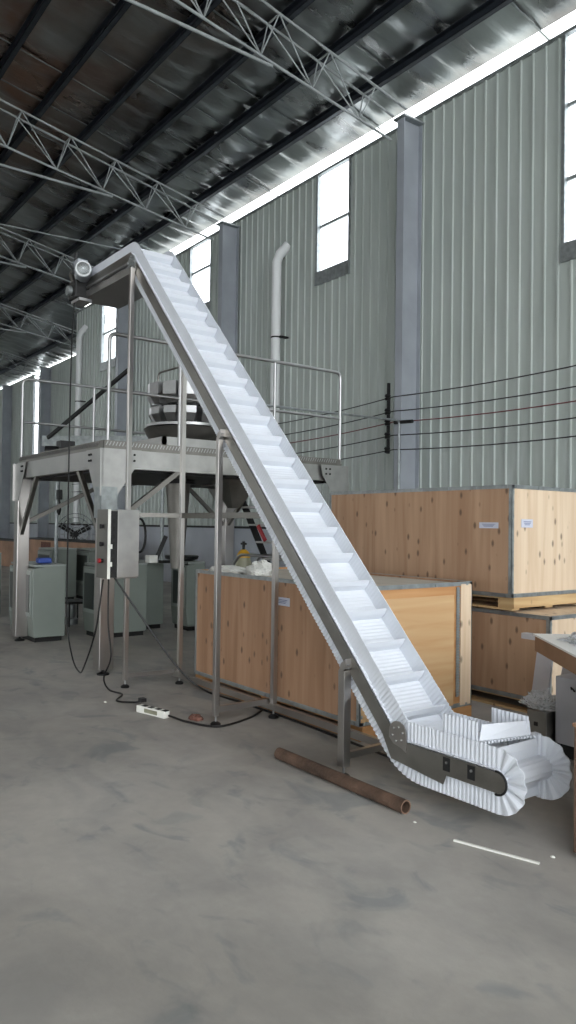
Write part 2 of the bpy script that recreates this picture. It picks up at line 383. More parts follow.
# columns (H sections) and haunch plates
CX = [-2.98, -8.87, -14.5, -20.0]
clab = {-8.87: 'tall blue-grey steel column right of the grey window, behind the big crate',
        -14.5: 'blue-grey steel column behind the upper part of the conveyor, beside the white wall pipe', -20.0: 'steel column seen under the conveyor head'}
def hcol(x, y1, zt, label):
    d = .43; w = .16; o = thing('steel_column', label, 'column', (x, y1-d/2, 0), 'steel wall columns')
    MB().box(x-.008, x+.008, y1-d+.016, y1-.016, 0, zt).build('web', M['column'], o)
    MB().box(x-w/2, x+w/2, y1-d, y1-d+.016, 0, zt).build('flange', M['column'], o)
    MB().box(x-w/2, x+w/2, y1-.016, y1, 0, zt).build('flange', M['column'], o)
    MB().box(x-w/2-.05, x+w/2+.05, y1-d-.05, y1, zt, zt+.03).build('cap_plate', M['galv'], o)
    MB().box(x-w/2-.05, x+w/2+.05, y1-d-.05, y1, 0, .025).build('base_plate', M['column'], o)
    return o
for x in CX[1:]: hcol(x, W-.07, 8.27, clab[x])
hcol(-31.9, 11.2, 8.05, 'grey steel column standing beside the narrow bright window at far left')
hcol(-37.3, 11.2, 8.05, 'grey steel column cut by the left edge of the photo')

# trusses
def truss(x, y1, label, n=12, far=False):
    zt = lambda y: 8.47 + .19*(9.2 - y); zb = lambda y: zt(y) - .55 - .04*(9.2-y)
    y0 = -4.6; o = thing('roof_truss', label, 'truss', (x, y1-.2, 8.0), 'tubular roof trusses')
    hw = .15; r = .022
    for s in (-1, 1): MB().cyl((x+s*hw, y1-.05, zt(y1-.05)), (x+s*hw, y0, zt(y0)), r, 10).build('top_chord', M['truss'], o, True)
    MB().cyl((x, y1-.25, zb(y1-.25)), (x, -1.5, zb(-1.5)), r, 10).build('bottom_chord', M['truss'], o, True)
    yt = y1 - 2.7
    MB().cyl((x, yt, zb(yt)-.05), (x, y0, zb(yt)-.05), .026, 10).build('tie_rod', M['truss'], o, True)
    y = y1 - .75; k = 0; st = .97
    while y > y0 + st and k < n:
        for s in (-1, 1):
            MB().cyl((x+s*hw, y, zt(y)), (x, y-.22, zb(y-.22)), .011, 8).build('web_member', M['truss'], o, True)
            MB().cyl((x, y-.22, zb(y-.22)), (x+s*hw, y-st, zt(y-st)), .011, 8).build('web_member', M['truss'], o, True)
        MB().cyl((x-hw, y, zt(y)), (x+hw, y, zt(y)), .014, 8).build('cross_strut', M['truss'], o, True)
        y -= st; k += 1
    return o
truss(-9.05, 9.1, 'nearest tubular roof truss, its end on the column right of the grey window', 9)
truss(-14.75, 9.1, 'tubular roof truss crossing above the conveyor head to the second column', 10)
truss(-20.3, 9.1, 'tubular roof truss passing just behind the motor on the conveyor head', 10)
truss(-26.2, 11.0, 'small distant truss meeting the left edge below the conveyor motor', 12)
truss(-32.0, 11.0, 'farthest visible truss, low at the left edge over the far column', 12)
tag(MB().cyl((-2.98, 9.1, 8.5), (-2.98, 6.2, 9.03), .05, 10).build('rafter_tube', M['truss']), 'short pale roof tube in the top right corner', 'beam')
tag(MB().cyl((-18, 8.9, 8.54), (-18, 1.0, 8.25), .018, 8).build('sag_rod', M['truss']), 'thin pale rod crossing the roof just above the conveyor motor', 'rod')

# white wall pipes (rain/vent pipes bent into the wall)
for x, zt, lab in ((-12.75, 7.25, 'white bent vent pipe on the ribbed wall right of the second column'), (-23.6, 7.75, 'white bent vent pipe on the wall at left, under the conveyor head')):
    y = W-.2
    p = thing('vent_pipe', lab, 'pipe', (x, y, 1.5), 'white vent pipes')
    MB().tube([(x, y, 1.5), (x, y, zt-.25), (x+.02, y+.06, zt-.08), (x+.12, y+.2, zt+.12)], .10, 16).build('pipe', M['white'], p, True)
    for zc in (5.4, 3.2): MB().cyl((x, y, zc), (x, y, zc+.03), .108, 16).box(x+.09, x+.18, y, y+.2, zc, zc+.03).build('clamp', M['dark'], p)

# wires strung along the wall
for i, (z0, z1, m) in enumerate(((3.80, 3.66, 'wire_b'), (3.50, 3.42, 'wire_b'), (3.30, 3.24, 'wire_r'), (3.08, 3.02, 'wire_b'), (2.84, 2.78, 'wire_b'))):
    pts = []
    for a, b_, za, zb_ in ((-3, -8.98, z0, z1), (-8.98, -14.98, z1, z1-.05), (-14.98, -24, z1-.05, z1-.3)):
        for k in range(12):
            t = k/12; pts.append((a+(b_-a)*t, W-.5, za+(zb_-za)*t - .10*4*t*(1-t)))
    o = MB().tube(pts, .010, 5).build('overhead_wire', M[m])
    tag(o, ['top black wire strung along the ribbed wall', 'second black wire from the top along the ribbed wall', 'reddish wire in the middle of the five along the wall',
            'fourth wire from the top, just below the reddish one', 'lowest of the five wires along the ribbed wall'][i], 'wire', 'wires along the wall')
ir = thing('insulator_rack', 'dark wire insulator bracket clamped on the tall column above the crate', 'bracket', (-9.05, W-.52, 2.75))
MB().bar((-9.08, W-.51, 2.72), (-9.08, W-.51, 3.9), .04, .04).build('bracket', M['dark'], ir)
for z in (3.66, 3.42, 3.24, 3.02, 2.78):
    MB().lathe((-9.08, W-.53, z-.05), [(0,0),(.04,0),(.055,.03),(.035,.05),(.055,.07),(.04,.1),(0,.1)], 10).build('insulator', M['dark'], ir, True)
cn = thing('conduit', 'thin grey conduit running out to the tall column then down', 'conduit', (-8.75, 8.0, 2.1))
MB().tube(arc_corner([(-8.78, 5.9, 3.20), (-8.78, 8.84, 3.24), (-8.78, 8.84, 2.0)], .06), .018, 8).build('pipe', M['galv'], cn, True)
MB().cyl((-8.9, 8.86, 3.22), (-8.5, 8.86, 3.20), .03, 10).build('arm', M['dark'], cn, True)

# ------------------------------------------------------------------ the inclined cleated conveyor
NY, FY = 3.03, 3.46
def fillet(pts, closed=True, step=.01):
    out = []; n = len(pts)
    for i in range(n):
        p = Vector(pts[i][:2]); r = pts[i][2]
        a = Vector(pts[i-1][:2]); b = Vector(pts[(i+1) % n][:2])
        u = (a-p).normalized(); v = (b-p).normalized(); ang = math.acos(max(-1, min(1, u.dot(v)))); 
        t = r/math.tan(ang/2); c = p + (u+v).normalized()*(r/math.sin(ang/2))
        s0 = p+u*t; s1 = p+v*t; a0 = math.atan2(s0.y-c.y, s0.x-c.x); a1 = math.atan2(s1.y-c.y, s1.x-c.x)
        d = a1-a0
        while d > PI: d -= 2*PI
        while d < -PI: d += 2*PI
        k = max(4, int(abs(d)*r/step)+3)
        out += [(c.x+r*math.cos(a0+d*j/k), c.y+r*math.sin(a0+d*j/k)) for j in range(k+1)]
    return out
# loop in (x,z), starting under the tail, carrying run up, return run down
def LZ(x): return .743 - 1.047*(x + 3.386)
off = .062; dv = off/math.cos(math.atan(1.047))
def IX(z): return -3.386 - (z-.743)/1.047
loop0 = [(-2.285, .215, .053), (-2.285, .325, .053), (IX(.325), .325, .10), (IX(4.045), 4.045, .12), (-7.62, 4.055, .045), (-7.62, 3.96, .045), (IX(3.965+dv), 3.965, .05), (IX(.215+dv)-.00, .215, .30)]
raw = fillet(loop0)
P = [Vector(p) for p in raw]
if (P[0]-P[-1]).length < 1e-6: P.pop()
# arc-length resample
L = [0]
for i in range(len(P)): L.append(L[-1] + (P[(i+1) % len(P)]-P[i]).length)
TOT = L[-1]
def at(s):
    s %= TOT
    lo, hi = 0, len(L)-1
    while hi-lo > 1:
        m = (lo+hi)//2
        if L[m] <= s: lo = m
        else: hi = m
    a = P[lo]; b = P[(lo+1) % len(P)]; t = (s-L[lo])/max(1e-9, L[lo+1]-L[lo])
    return a+(b-a)*t
def nrm(s, e=.012):
    d = (at(s+e)-at(s-e)).normalized()
    n = Vector((-d.y, d.x))
    return n
# orientation test: outward normal must point up on the carrying run
s_test = None
for i in range(400):
    s = TOT*i/400; p = at(s)
    if -6 < p.x < -4 and abs(p.y-LZ(p.x)) < .01: s_test = s; break
SG = 1 if nrm(s_test).y > 0 else -1
def out(s): return nrm(s)*SG
cv = thing('inclined_conveyor', 'tall stainless inclined conveyor with a white cleated sidewall belt', 'conveyor', (-4.9, 3.23, 0))
# belt base with fine module ridges
step = .0125; n = int(TOT/step)
rows = []
for i in range(n+1):
    s = TOT*i/n; p = at(s); o_ = out(s); h = .0025 if i % 2 else -.0005
    q = p + o_*h
    rows.append([(q.x, NY+.008, q.y), (q.x, FY-.008, q.y)])
belt = MB().grid(rows).build('belt', M['belt'], cv, solid=.004)
# corrugated sidewalls
def sidewall(y, h=.105, pitch=.026, amp=.0021):
    n = int(TOT/pitch)*8; rows = []
    for i in range(n+1):
        s = TOT*i/n; p = at(s); o_ = out(s); w = math.sin(2*PI*i/8)
        w = max(-1, min(1, w*1.3)); am = amp*max(.16, min(1, 1-(p.y-.40)*3)) if o_.y > .2 and p.y > .40 else amp*(1.5 + 2.2*max(0, min(1, (p.x+2.34)*25))); jit = noise.noise((s*3, y, 0))*.004
        r = []
        for t in (0, .12, .5, 1):
            q = p + o_*(h*t); r.append((q.x, y + am*w*(1 if t else .8) + jit*t, q.y))
        rows.append(r)
    return MB().grid(rows)
sidewall(NY+.03).build('sidewall', M['belt'], belt, solid=.005)
sidewall(FY-.03).build('sidewall', M['belt'], belt, solid=.005)
# cleats on the whole loop
nc = int(TOT/.236); 
for i in range(nc):
    s = TOT*(i+.85)/nc; p = at(s); o_ = out(s); d = (at(s+.01)-at(s-.01)).normalized()
    if o_.y < -.3 and p.x > -2.4: pass
    # travel direction is up the incline on the carrying run
    poly = []
    sg = 1
    for t, k in ((0, .0), (.05, .0), (.085, .012), (.085, .018), (.048, .006), (0, .012)):
        q = p + o_*t + d*k*sg; poly.append((q.x, q.y))
    MB().prism(poly, 'y', NY+.038, FY-.038).build('cleat', M['belt'], belt)
# side plates
def side_plate(y0, y1, nm):
    dv2 = .085*math.sqrt(1+1.047**2)
    top = [(-2.32, .322), (IX(.322), .322), (IX(4.04), 4.04), (-7.60, 4.05)]
    bot = [(-7.60, 3.945), (-7.25, 3.93), (IX(3.925+dv2)+.0, 3.925), (-3.25, LZ(-3.25)-dv2), (-3.11, .33), (-3.04, .21), (-2.80, .185), (-2.66, .17), (-2.64, .222), (-2.32, .222)]
    # inner lower line of the tail end is rounded
    tail = [(-2.32+.05*math.cos(a), .272+.05*math.sin(a)) for a in [-PI/2+PI*k/10 for k in range(11)]]
    return MB().prism(top + bot[:-1] + tail, 'y', y0, y1)
sp = side_plate(NY-.004, NY, 'n').build('side_plate', M['plate'], cv)
side_plate(FY, FY+.004, 'f').build('side_plate', M['steel2'], cv)
# black slider strip along the tail end of the plate
for (x0, z0) in ((-2.66, .245), (-2.50, .245)):
    MB().box(x0, x0+.045, NY-.007, NY-.0045, z0, z0+.07).build('slot', M['black'], sp)
    MB().cyl((x0+.026, NY-.013, z0+.045), (x0+.026, NY-.005, z0+.045), .007, 8).build('bolt', M['bright'], sp)
MB().tube([(-2.32+.056*math.cos(a), NY-.006, .272+.056*math.sin(a)) for a in [-PI*.55+PI*1.1*k/12 for k in range(13)]], .006, 6).build('edge_seal', M['black'], sp)
# round joint plates at lower bend and at apex
jc = (-2.985, .362); jr = .066
jp = MB().prism([(jc[0]+jr*math.cos(t), jc[1]+jr*math.sin(t)) for t in [PI*k/14 for k in range(15)]] + [(jc[0]-jr, .33), (jc[0]-.03, .30), (jc[0]+.035, .285), (jc[0]+jr, .27)], 'y', NY-.012, NY-.005)
jo = jp.build('joint_plate', M['steel'], cv)
for k in range(6):
    a = 2*PI*k/6+.3
    MB().cyl((jc[0]+.04*math.cos(a), NY-.02, jc[1]-.005+.04*math.sin(a)), (jc[0]+.04*math.cos(a), NY-.01, jc[1]-.005+.04*math.sin(a)), .006, 6).build('bolt', M['bright'], jo)
ja = MB().lathe((-6.50, NY-.006, 3.93), [(0,-.006),(.075,-.006),(.075,.002),(0,.002)], 28, 'y').build('joint_plate', M['galv'], cv)
for k in range(6):
    a = 2*PI*k/6
    MB().cyl((-6.50+.055*math.cos(a), NY-.02, 3.93+.055*math.sin(a)), (-6.50+.055*math.cos(a), NY-.01, 3.93+.055*math.sin(a)), .008, 6).build('bolt', M['bright'], ja)
# rail along the head side and light under-tray
MB().bar((-6.56, NY-.012, 3.935), (-7.55, NY-.012, 3.955), .02, .02).build('head_rail', M['bright'], cv)
MB().prism([(-6.42, 3.90), (-7.72, 3.93), (-7.76, 3.86), (-6.40, 3.83)], 'y', NY-.01, FY+.01).build('head_tray', M['steel2'], cv)
# infeed guard: a U of white sidewall sitting over the low end
ig = thing('infeed_guard', 'white U-shaped infeed guard on the low end of the conveyor belt', 'guard', (-2.55, 3.25, .43))
def corr_panel(p, q, z0, z1, pitch=.026, amp=.004):
    p = Vector(p); q = Vector(q); d = (q-p); ln = d.length; d.normalize(); nn = Vector((-d.y, d.x)); m = int(ln/pitch)*8
    b = []; t_ = []
    for i in range(m+1):
        c = p + d*ln*i/m + nn*amp*math.sin(2*PI*i/8); b.append((c.x, c.y, z0)); t_.append((c.x, c.y, z1))
    return MB().grid([b, t_])
corr_panel((-2.72, 3.085), (-2.485, 3.085), .425, .52).build('side_panel', M['belt'], ig, solid=.004)
corr_panel((-2.635, 3.385), (-2.40, 3.385), .428, .525).build('side_panel', M['belt'], ig, solid=.004)
MB().add([(-2.482,3.09,.428), (-2.40,3.40,.43), (-2.41,3.40,.50), (-2.50,3.13,.50), (-2.478,3.09,.428), (-2.396,3.40,.43), (-2.406,3.40,.50), (-2.496,3.13,.50)],
         [(0,1,2,3),(7,6,5,4),(0,4,5,1),(1,5,6,2),(2,6,7,3),(3,7,4,0)]).build('cross_plate', M['belt'], ig)
te = MB()
A = Vector((-2.475, 3.06, .42)); B_ = Vector((-2.385, 3.47, .425))
for k in range(20):
    c = A+(B_-A)*(k/20); te.bar(c, c+(B_-A)*(.5/20), .03, .012)
te.bar(A+Vector((-.02,0,0)), B_+Vector((-.02,0,0)), .03, .008)
te.build('toothed_strip', M['belt'], ig)

# supporting frame (welded to the conveyor)
T = .04
def post(x, y, z0, z1, m=M['steel']): return MB().box(x-T/2, x+T/2, y-T/2, y+T/2, z0, z1)
NYp = NY - .03; FYp = FY + .03
legs = [(-6.44, NYp, 3.86), (-4.86, NYp, 2.14), (-3.42, NYp+.01, .64), (-6.31, FYp, 3.70), (-4.80, FYp, 2.10), (-3.465, FYp, .62)]
for x, y, zt in legs:
    T = .055 if x == -3.42 else .04
    lg = post(x, y, .07, zt).build('leg', M['steel'], cv, bevel=.002)
    MB().cyl((x, y, .02), (x, y, .08), .008, 8).build('threaded_rod', M['bright'], lg)
    MB().lathe((x, y, 0), [(0,.0),(.038,.0),(.040,.012),(.03,.022),(.012,.03),(0,.03)], 16).build('foot_pad', M['black'], lg, True)
T = .04
for x, z in ((-4.86, 2.14), (-3.42, .64)):
    # tapering head bracket welded onto the side plate
    MB().prism([(x-T/2, z-.0), (x+T/2, z), (x+T/2+.02, z+.02), (x+T/2+.02, z+.075), (x-.0, z+.045)], 'y', NYp-T/2, NY-.004).build('head_bracket', M['steel'], cv)
    for k in range(4): MB().cyl((x+.03+.02*(k % 2), NY-.045, z+.02+.02*(k//2)), (x+.03+.02*(k % 2), NY-.03, z+.02+.02*(k//2)), .006, 6).build('bolt', M['bright'], cv)
MB().bar((-6.44, NYp, .11), (-6.40, FYp, .11), .035, .035).build('cross_rail', M['steel'], cv)
MB().bar((-4.86, NYp, .12), (-4.86, FYp, .12), .03, .045).build('cross_rail', M['steel'], cv)
MB().bar((-3.42, NYp, .13), (-3.44, FYp+.1, .13), .03, .04).build('cross_rail', M['steel'], cv)
MB().bar((-6.42, FYp, .085), (-3.45, FYp, .085), .035, .05).build('long_rail', M['steel'], cv)
MB().bar((-6.44, NYp, 1.58), (-6.31, FYp, 1.58), .03, .04).build('tie_bar', M['steeld'], cv)
MB().bar((-6.31, FYp, 1.58), (-4.35, FYp, 1.58), .03, .05).build('tie_bar', M['steeld'], cv)

# gear motor on the head
gm = thing('gear_motor', 'grey geared electric motor on the high end of the conveyor', 'motor', (-7.55, 2.95, 3.95))
mx_, my_, mz_ = -7.50, 2.95, 4.09
def xl(prof, name, mat, par, sm=True, n=28):
    m = MB().lathe((0, 0, 0), prof, n, 'z'); ax = Vector((.93, -.36, -.02)).normalized(); u = ax.cross(Vector((0,0,1))).normalized(); w = u.cross(ax)
    m.v = [tuple(Vector((mx_, my_, mz_)) + u*x + w*y + ax*z) for x, y, z in m.v]
    return m.build(name, mat, par, sm)
xl([(0,.12),(.06,.12),(.083,.105),(.086,.08),(.086,-.16),(.06,-.18),(0,-.18)], 'housing', M['column'], gm)
xl([(0,.128),(.058,.128),(.066,.122)], 'fan_cover', M['galv'], gm)
xl([(.066,.123),(.078,.118),(.080,.108)], 'cover_rim', M['white'], gm)
for k in range(4): xl([(.014+.012*k, .130),(.019+.012*k, .130)], 'fan_slot', M['dark'], gm)
MB().box(mx_-.16, mx_-.02, my_-.05, my_+.06, mz_+.07, mz_+.14).build('terminal_box', M['column'], gm, bevel=.008)
MB().box(-7.78, -7.58, 2.90, 3.06, 3.84, 4.03).build('gearbox', M['dark'], gm, bevel=.015)
MB().cyl((-7.70, 2.86, 3.93), (-7.70, 3.04, 3.93), .05, 18).build('output_flange', M['galv'], gm, True)
MB().bar((-7.82, 2.94, 4.16), (-7.60, 2.94, 3.86), .03, .05).build('mount_bracket', M['steeld'], gm)
MB().box(-7.74, -7.52, 2.92, 3.06, 3.80, 3.83).build('mount_plate', M['bright'], gm)
MB().cyl((-7.66, 2.90, 4.10), (-7.63, 2.93, 4.32), .014, 8).build('lifting_eye', M['dark'], gm)

# control box hung on the first leg
cb = thing('control_box', 'stainless control box with its door ajar, hung on the first conveyor leg', 'control box', (-6.5, 2.97, 1.0))
MB().box(-6.62, -6.40, 2.885, 3.085, 1.0, 1.62).build('housing', M['steel2'], cb, bevel=.006)
MB().box(-6.40, -6.394, 2.885, 3.095, 1.01, 1.625).build('cover', M['steel2'], cb, bevel=.003)
MB().box(-6.61, -6.405, 2.81, 2.885, 1.01, 1.61).build('interior', M['black'], cb)
for k in range(7): MB().box(-6.41, -6.398, 2.83, 2.86, 1.08+.07*k, 1.12+.07*k).build('terminal', M['dark'], cb)
dr = MB().box(-6.64, -6.39, 2.79, 2.807, 1.0, 1.625).build('door', M['steeld'], cb)
MB().box(-6.39, -6.385, 2.785, 2.812, 1.0, 1.625).build('door_edge', M['whitep'], dr)
for z, m in ((1.47, 'black'), (1.31, 'black'), (1.16, 'red')):
    kb = MB().cyl((-6.50, 2.765, z), (-6.50, 2.79, z), .018, 14).build('knob', M['black'], dr, True)
    if m == 'red': MB().cyl((-6.50, 2.745, z), (-6.50, 2.765, z), .022, 14).build('stop_button', M['red'], dr, True)
    else: MB().box(-6.505, -6.495, 2.755, 2.77, z-.02, z+.02).build('knob_grip', M['black'], dr)
for z in (1.29, 1.13): MB().box(-6.40, -6.385, 2.807, 2.83, z-.02, z+.02).build('connector', M['whitep'], dr)

# cables
tag(MB().tube(curve([(-7.66,2.93,3.86),(-7.67,2.91,3.4),(-7.67,2.90,2.4),(-7.66,2.90,1.3),(-7.64,2.90,.5),(-7.48,2.90,.14),(-7.25,2.88,.03),(-7.05,2.85,.10),(-6.75,2.84,.5),(-6.60,2.84,.98)], 8), .008, 6).build('motor_cable', M['black'], None, True),
    'long black cable hanging from the head motor and looping up to the control box', 'cable')
tag(MB().tube(curve([(-6.50,2.85,1.0),(-6.47,2.84,.6),(-6.40,2.84,.3),(-6.50,2.82,.10),(-6.38,2.82,.012),(-6.15,2.84,.012),(-5.95,2.70,.012),(-5.82,2.80,.012),(-5.78,2.86,.03),(-5.66,2.80,.055)], 8), .008, 6).build('plug_cable', M['black'], None, True),
    'wavy black cable dropping from the control box to the power strip', 'cable')
tag(MB().tube(curve([(-6.48,2.90,1.0),(-6.30,3.05,.70),(-6.05,3.32,.22),(-5.86,3.50,.02),(-5.3,3.54,.012),(-4.6,3.545,.012),(-4.0,3.52,.012),(-3.5,3.5,.012)], 8), .009, 6).build('supply_cable', M['black'], None, True),
    'straight black cable slanting from the control box down to the crate foot', 'cable')
tag(MB().tube(curve([(-5.22,2.80,.025),(-5.0,2.86,.012),(-4.78,2.98,.012),(-4.86,3.3,.012),(-5.0,3.52,.012)], 8), .008, 6).build('strip_cable', M['black'], None, True),
    'black cable leaving the power strip across the concrete floor', 'cable')
ps = thing('power_strip', 'white power strip lying on the floor by the first conveyor leg', 'power strip', (-5.42, 2.76, 0))
pa = Vector((-5.56, 2.715, 0)); pb = Vector((-5.24, 2.795, 0))
MB().bar(pa+Vector((0,0,.028)), pb+Vector((0,0,.028)), .06, .055).build('body', M['whitep'], ps, bevel=.006)
dd = (pb-pa).normalized(); sd = Vector((-dd.y, dd.x, 0))
for k in range(4):
    c = pa+dd*(.07+.08*k)+Vector((0,0,.056)); so = MB().bar(c-dd*.022, c+dd*.022, .04, .004).build('socket', M['dark'], ps)
MB().bar(pa+dd*.1-sd*.0315+Vector((0,0,.03)), pb-dd*.08-sd*.0315+Vector((0,0,.03)), .004, .03).build('side_label', M['khaki'], ps)
MB().box(-5.68+.02, -5.60, 2.755, 2.80, .057, .085).build('plug', M['black'], ps)

# ------------------------------------------------------------------ platform
X0, X1, Y0, Y1, ZD = -9.7, -7.1, 3.05, 6.12, 2.27
pf = thing('work_platform', 'stainless work platform on four square legs with bolted gusset corners', 'platform', (-8.4, 4.58, 0))
bh = .19; bw = .07
for (a, b_) in (((X0, Y0), (X1, Y0)), ((X1, Y0), (X1, Y1)), ((X1, Y1), (X0, Y1)), ((X0, Y1), (X0, Y0)), (((X0+X1)/2, Y0), ((X0+X1)/2, Y1))):
    MB().bar((a[0], a[1], ZD-.03-bh/2), (b_[0], b_[1], ZD-.03-bh/2), bw, bh).build('beam', M['steel2'], pf)
dk = MB().box(X0-.02, X1+.02, Y0-.02, Y1+.02, ZD-.03, ZD).build('deck', M['steeld'], pf)
tr = MB()     # raised chequer studs
for i in range(44):
    for j in range(2):
        x = X0+.06*i; tr.bar((x, Y0+.0+.05*j, ZD+.003), (x+.025, Y0+.02+.05*j, ZD+.003), .012, .008)
for i in range(50):
    y = Y0+.06*i
    for j in range(2): tr.bar((X1-.05*j, y, ZD+.003), (X1-.02-.05*j, y+.025, ZD+.003), .012, .008)
tr.build('tread_studs', M['bright'], dk)
tp_ = MB()
for i in range(86): tp_.bar((X1+.026, Y0+.035*i, ZD+.005), (X1+.026, Y0+.035*i+.02, ZD+.045), .004, .008)
tq_ = MB()
for i in range(72): tq_.bar((X0+.035*i, Y0-.026, ZD+.005), (X0+.035*i+.02, Y0-.026, ZD+.045), .008, .004)
te_ = MB().box(X1+.018, X1+.024, Y0-.024, Y1, ZD-.03, ZD+.055).box(X0, X1+.024, Y0-.024, Y0-.018, ZD-.03, ZD+.055).build('toe_plate', M['steeld'], pf)
tp_.build('tread_studs', M['bright'], te_); tq_.build('tread_studs', M['bright'], te_)
MB().box(X0+.1, X1-.1, Y0+.1, Y1-.1, ZD-.24, ZD-.22).build('deck_underside', M['dark'], pf)
for (x, y) in ((X0, Y0), (X1, Y0), (X0, Y1), (X1, Y1)):
    w = .075; lx = x + (w*.0); ly = y + .02
    lg = MB().box(lx-w, lx+w, ly-w, ly+w, .06, ZD-.22).build('leg', M['steel'], pf, bevel=.006)
    MB().cyl((lx, ly, .02), (lx, ly, .07), .015, 10).lathe((lx, ly, 0), [(0,0),(.06,0),(.062,.015),(.02,.03),(0,.03)], 18).build('foot', M['black'], lg, True)
    sx = 1 if x == X0 else -1; sy = 1 if y == Y0 else -1
    MB().prism([(x-sx*.08, ZD-.03), (x+sx*.34, ZD-.03), (x+sx*.30, ZD-.16), (x+sx*.085, ZD-.50), (x-sx*.08, ZD-.50)], 'y', y-sy*.058, y-sy*.052).build('gusset', M['steel2'], pf)
    MB().prism([(y-sy*.08, ZD-.03), (y+sy*.36, ZD-.03), (y+sy*.33, ZD-.16), (y+sy*.095, ZD-.50), (y-sy*.08, ZD-.50)], 'x', x-sx*.08, x-sx*.074).build('gusset', M['steel2'], pf)
    bo = MB()
    for k in range(4):
        bo.cyl((x+sx*(.20+.05*(k % 2)), y-sy*.07, ZD-.08-.06*(k//2)), (x+sx*(.20+.05*(k % 2)), y-sy*.055, ZD-.08-.06*(k//2)), .012, 6)
        bo.cyl((x-sx*.09, y+sy*(.22+.06*(k % 2)), ZD-.08-.06*(k//2)), (x-sx*.072, y+sy*(.22+.06*(k % 2)), ZD-.08-.06*(k//2)), .012, 6)
    bo.build('bolts', M['dark'], pf)
MB().box(X1-.09, X1+.09, Y0-.065, Y0+.10, 1.55, 1.86).build('leg_sleeve', M['galv'], pf)
def brace(p, q): MB().bar(p, q, .045, .05).build('brace', M['steeld'], pf)
zb = ZD-.2
brace((X0+.05, Y0, 1.35), (X0+.62, Y0, zb)); brace((X1-.05, Y0, 1.35), (X1-.68, Y0, zb))
brace((X0, Y0+.08, 1.5), (X0, Y0+1.2, zb)); brace((X0, Y1-.05, 1.5), (X0, Y1-.7, zb))
brace((X1, Y0+.1, 1.5), (X1, Y0+.85, zb)); brace((X1, Y1-.05, 1.5), (X1, Y1-.7, zb))
brace((X0+.05, Y1, 1.5), (X0+.7, Y1, zb)); brace((X1-.05, Y1, 1.5), (X1-.7, Y1, zb))
# guard rails
rg = []
def rail(pts, name, r=.02): return MB().tube(arc_corner(pts, .08), r, 10).build(name, M['bright'], pf, True)
rail([(X1, Y0+.03, ZD-.12), (X1, Y0+.03, 3.40), (X1, Y1, 3.40), (X1, Y1, 1.98)], 'top_rail')
rail([(X1, Y0+.03, 2.83), (X1, (Y0+Y1)/2, 2.83), (X1, Y1, 2.83)], 'mid_rail', .016)
for y in (3.88, 5.12): MB().cyl((X1, y, ZD-.14), (X1, y, 3.40), .018, 10).build('rail_post', M['bright'], pf, True)
rail([(X0, Y0, ZD-.1), (X0, Y0, 3.32), (X0, Y1, 3.34), (X0, Y1, 2.2)], 'top_rail')
rail([(X0, Y0, 2.77), (X0, (Y0+Y1)/2, 2.77), (X0, Y1, 2.77)], 'mid_rail', .016)
for y in (4.0, 5.1): MB().cyl((X0, y, ZD), (X0, y, 3.34), .018, 10).build('rail_post', M['bright'], pf, True)
rail([(X0, Y1, 3.34), (-8.9, Y1, 3.34), (-8.9, Y1, 2.2)], 'top_rail')
MB().cyl((X0, Y1, 2.77), (-8.9, Y1, 2.77), .016, 10).build('mid_rail', M['bright'], pf, True)

# stair at the rear
st = thing('access_stair', 'steel stair going down behind the platform, seen under the conveyor', 'stair', (-9.3, 6.7, 0))
for x in (-9.6, -9.0): MB().bar((x, 6.20, 2.16), (x, 7.25, .06), .03, .10).build('stringer', M['dark'], st)
for x in (-9.62, -8.98): MB().tube([(x, 6.22, 2.9), (x, 7.22, .95), (x, 7.22, .1)], .016, 8).build('handrail', M['steeld'], st, True)
for k in range(8):
    t = (k+.5)/8; MB().box(-9.58, -9.02, 6.20+1.05*t-.08, 6.20+1.05*t+.08, 2.16-2.1*t-.015, 2.16-2.1*t+.015).build('tread', M['steel2'], st)

# weigher
CXw, CYw = -7.98, 4.45
wg = thing('multihead_weigher', 'round multihead weigher with two rings of steel buckets on the platform', 'weigher', (CXw, CYw, ZD))
MB().box(CXw-.62, CXw+.62, CYw-.62, CYw+.62, ZD+.02, ZD+.05).box(CXw-.62, CXw+.62, CYw-.62, CYw-.58, ZD, ZD+.18).box(CXw+.58, CXw+.62, CYw-.62, CYw+.62, ZD, ZD+.18).box(CXw-.62, CXw-.58, CYw-.62, CYw+.62, ZD, ZD+.18).build('base_frame', M['steel2'], wg)
MB().lathe((CXw, CYw, 0), [(.16,ZD-.20),(.20,ZD+.05),(.38,ZD+.12),(.49,ZD+.33),(.50,ZD+.35),(.46,ZD+.35),(.34,ZD+.18)], 36).build('collecting_chute', M['steeld'], wg, True)
MB().lathe((CXw, CYw, 0), [(0,ZD+.25),(.28,ZD+.25),(.30,ZD+.5),(.30,ZD+.80),(.22,ZD+.84),(0,ZD+.84)], 36).build('center_column', M['dark'], wg, True)
MB().lathe((CXw, CYw, 0), [(.40,ZD+.38),(.475,ZD+.40),(.475,ZD+.37),(.40,ZD+.35),(.40,ZD+.38)], 36).build('ring', M['bright'], wg, True)
MB().lathe((CXw, CYw, 0), [(.28,ZD+.80),(.28,ZD+.84),(.25,ZD+.86),(.1,ZD+.88),(0,ZD+.88)], 36).build('top_cone', M['steel2'], wg, True)
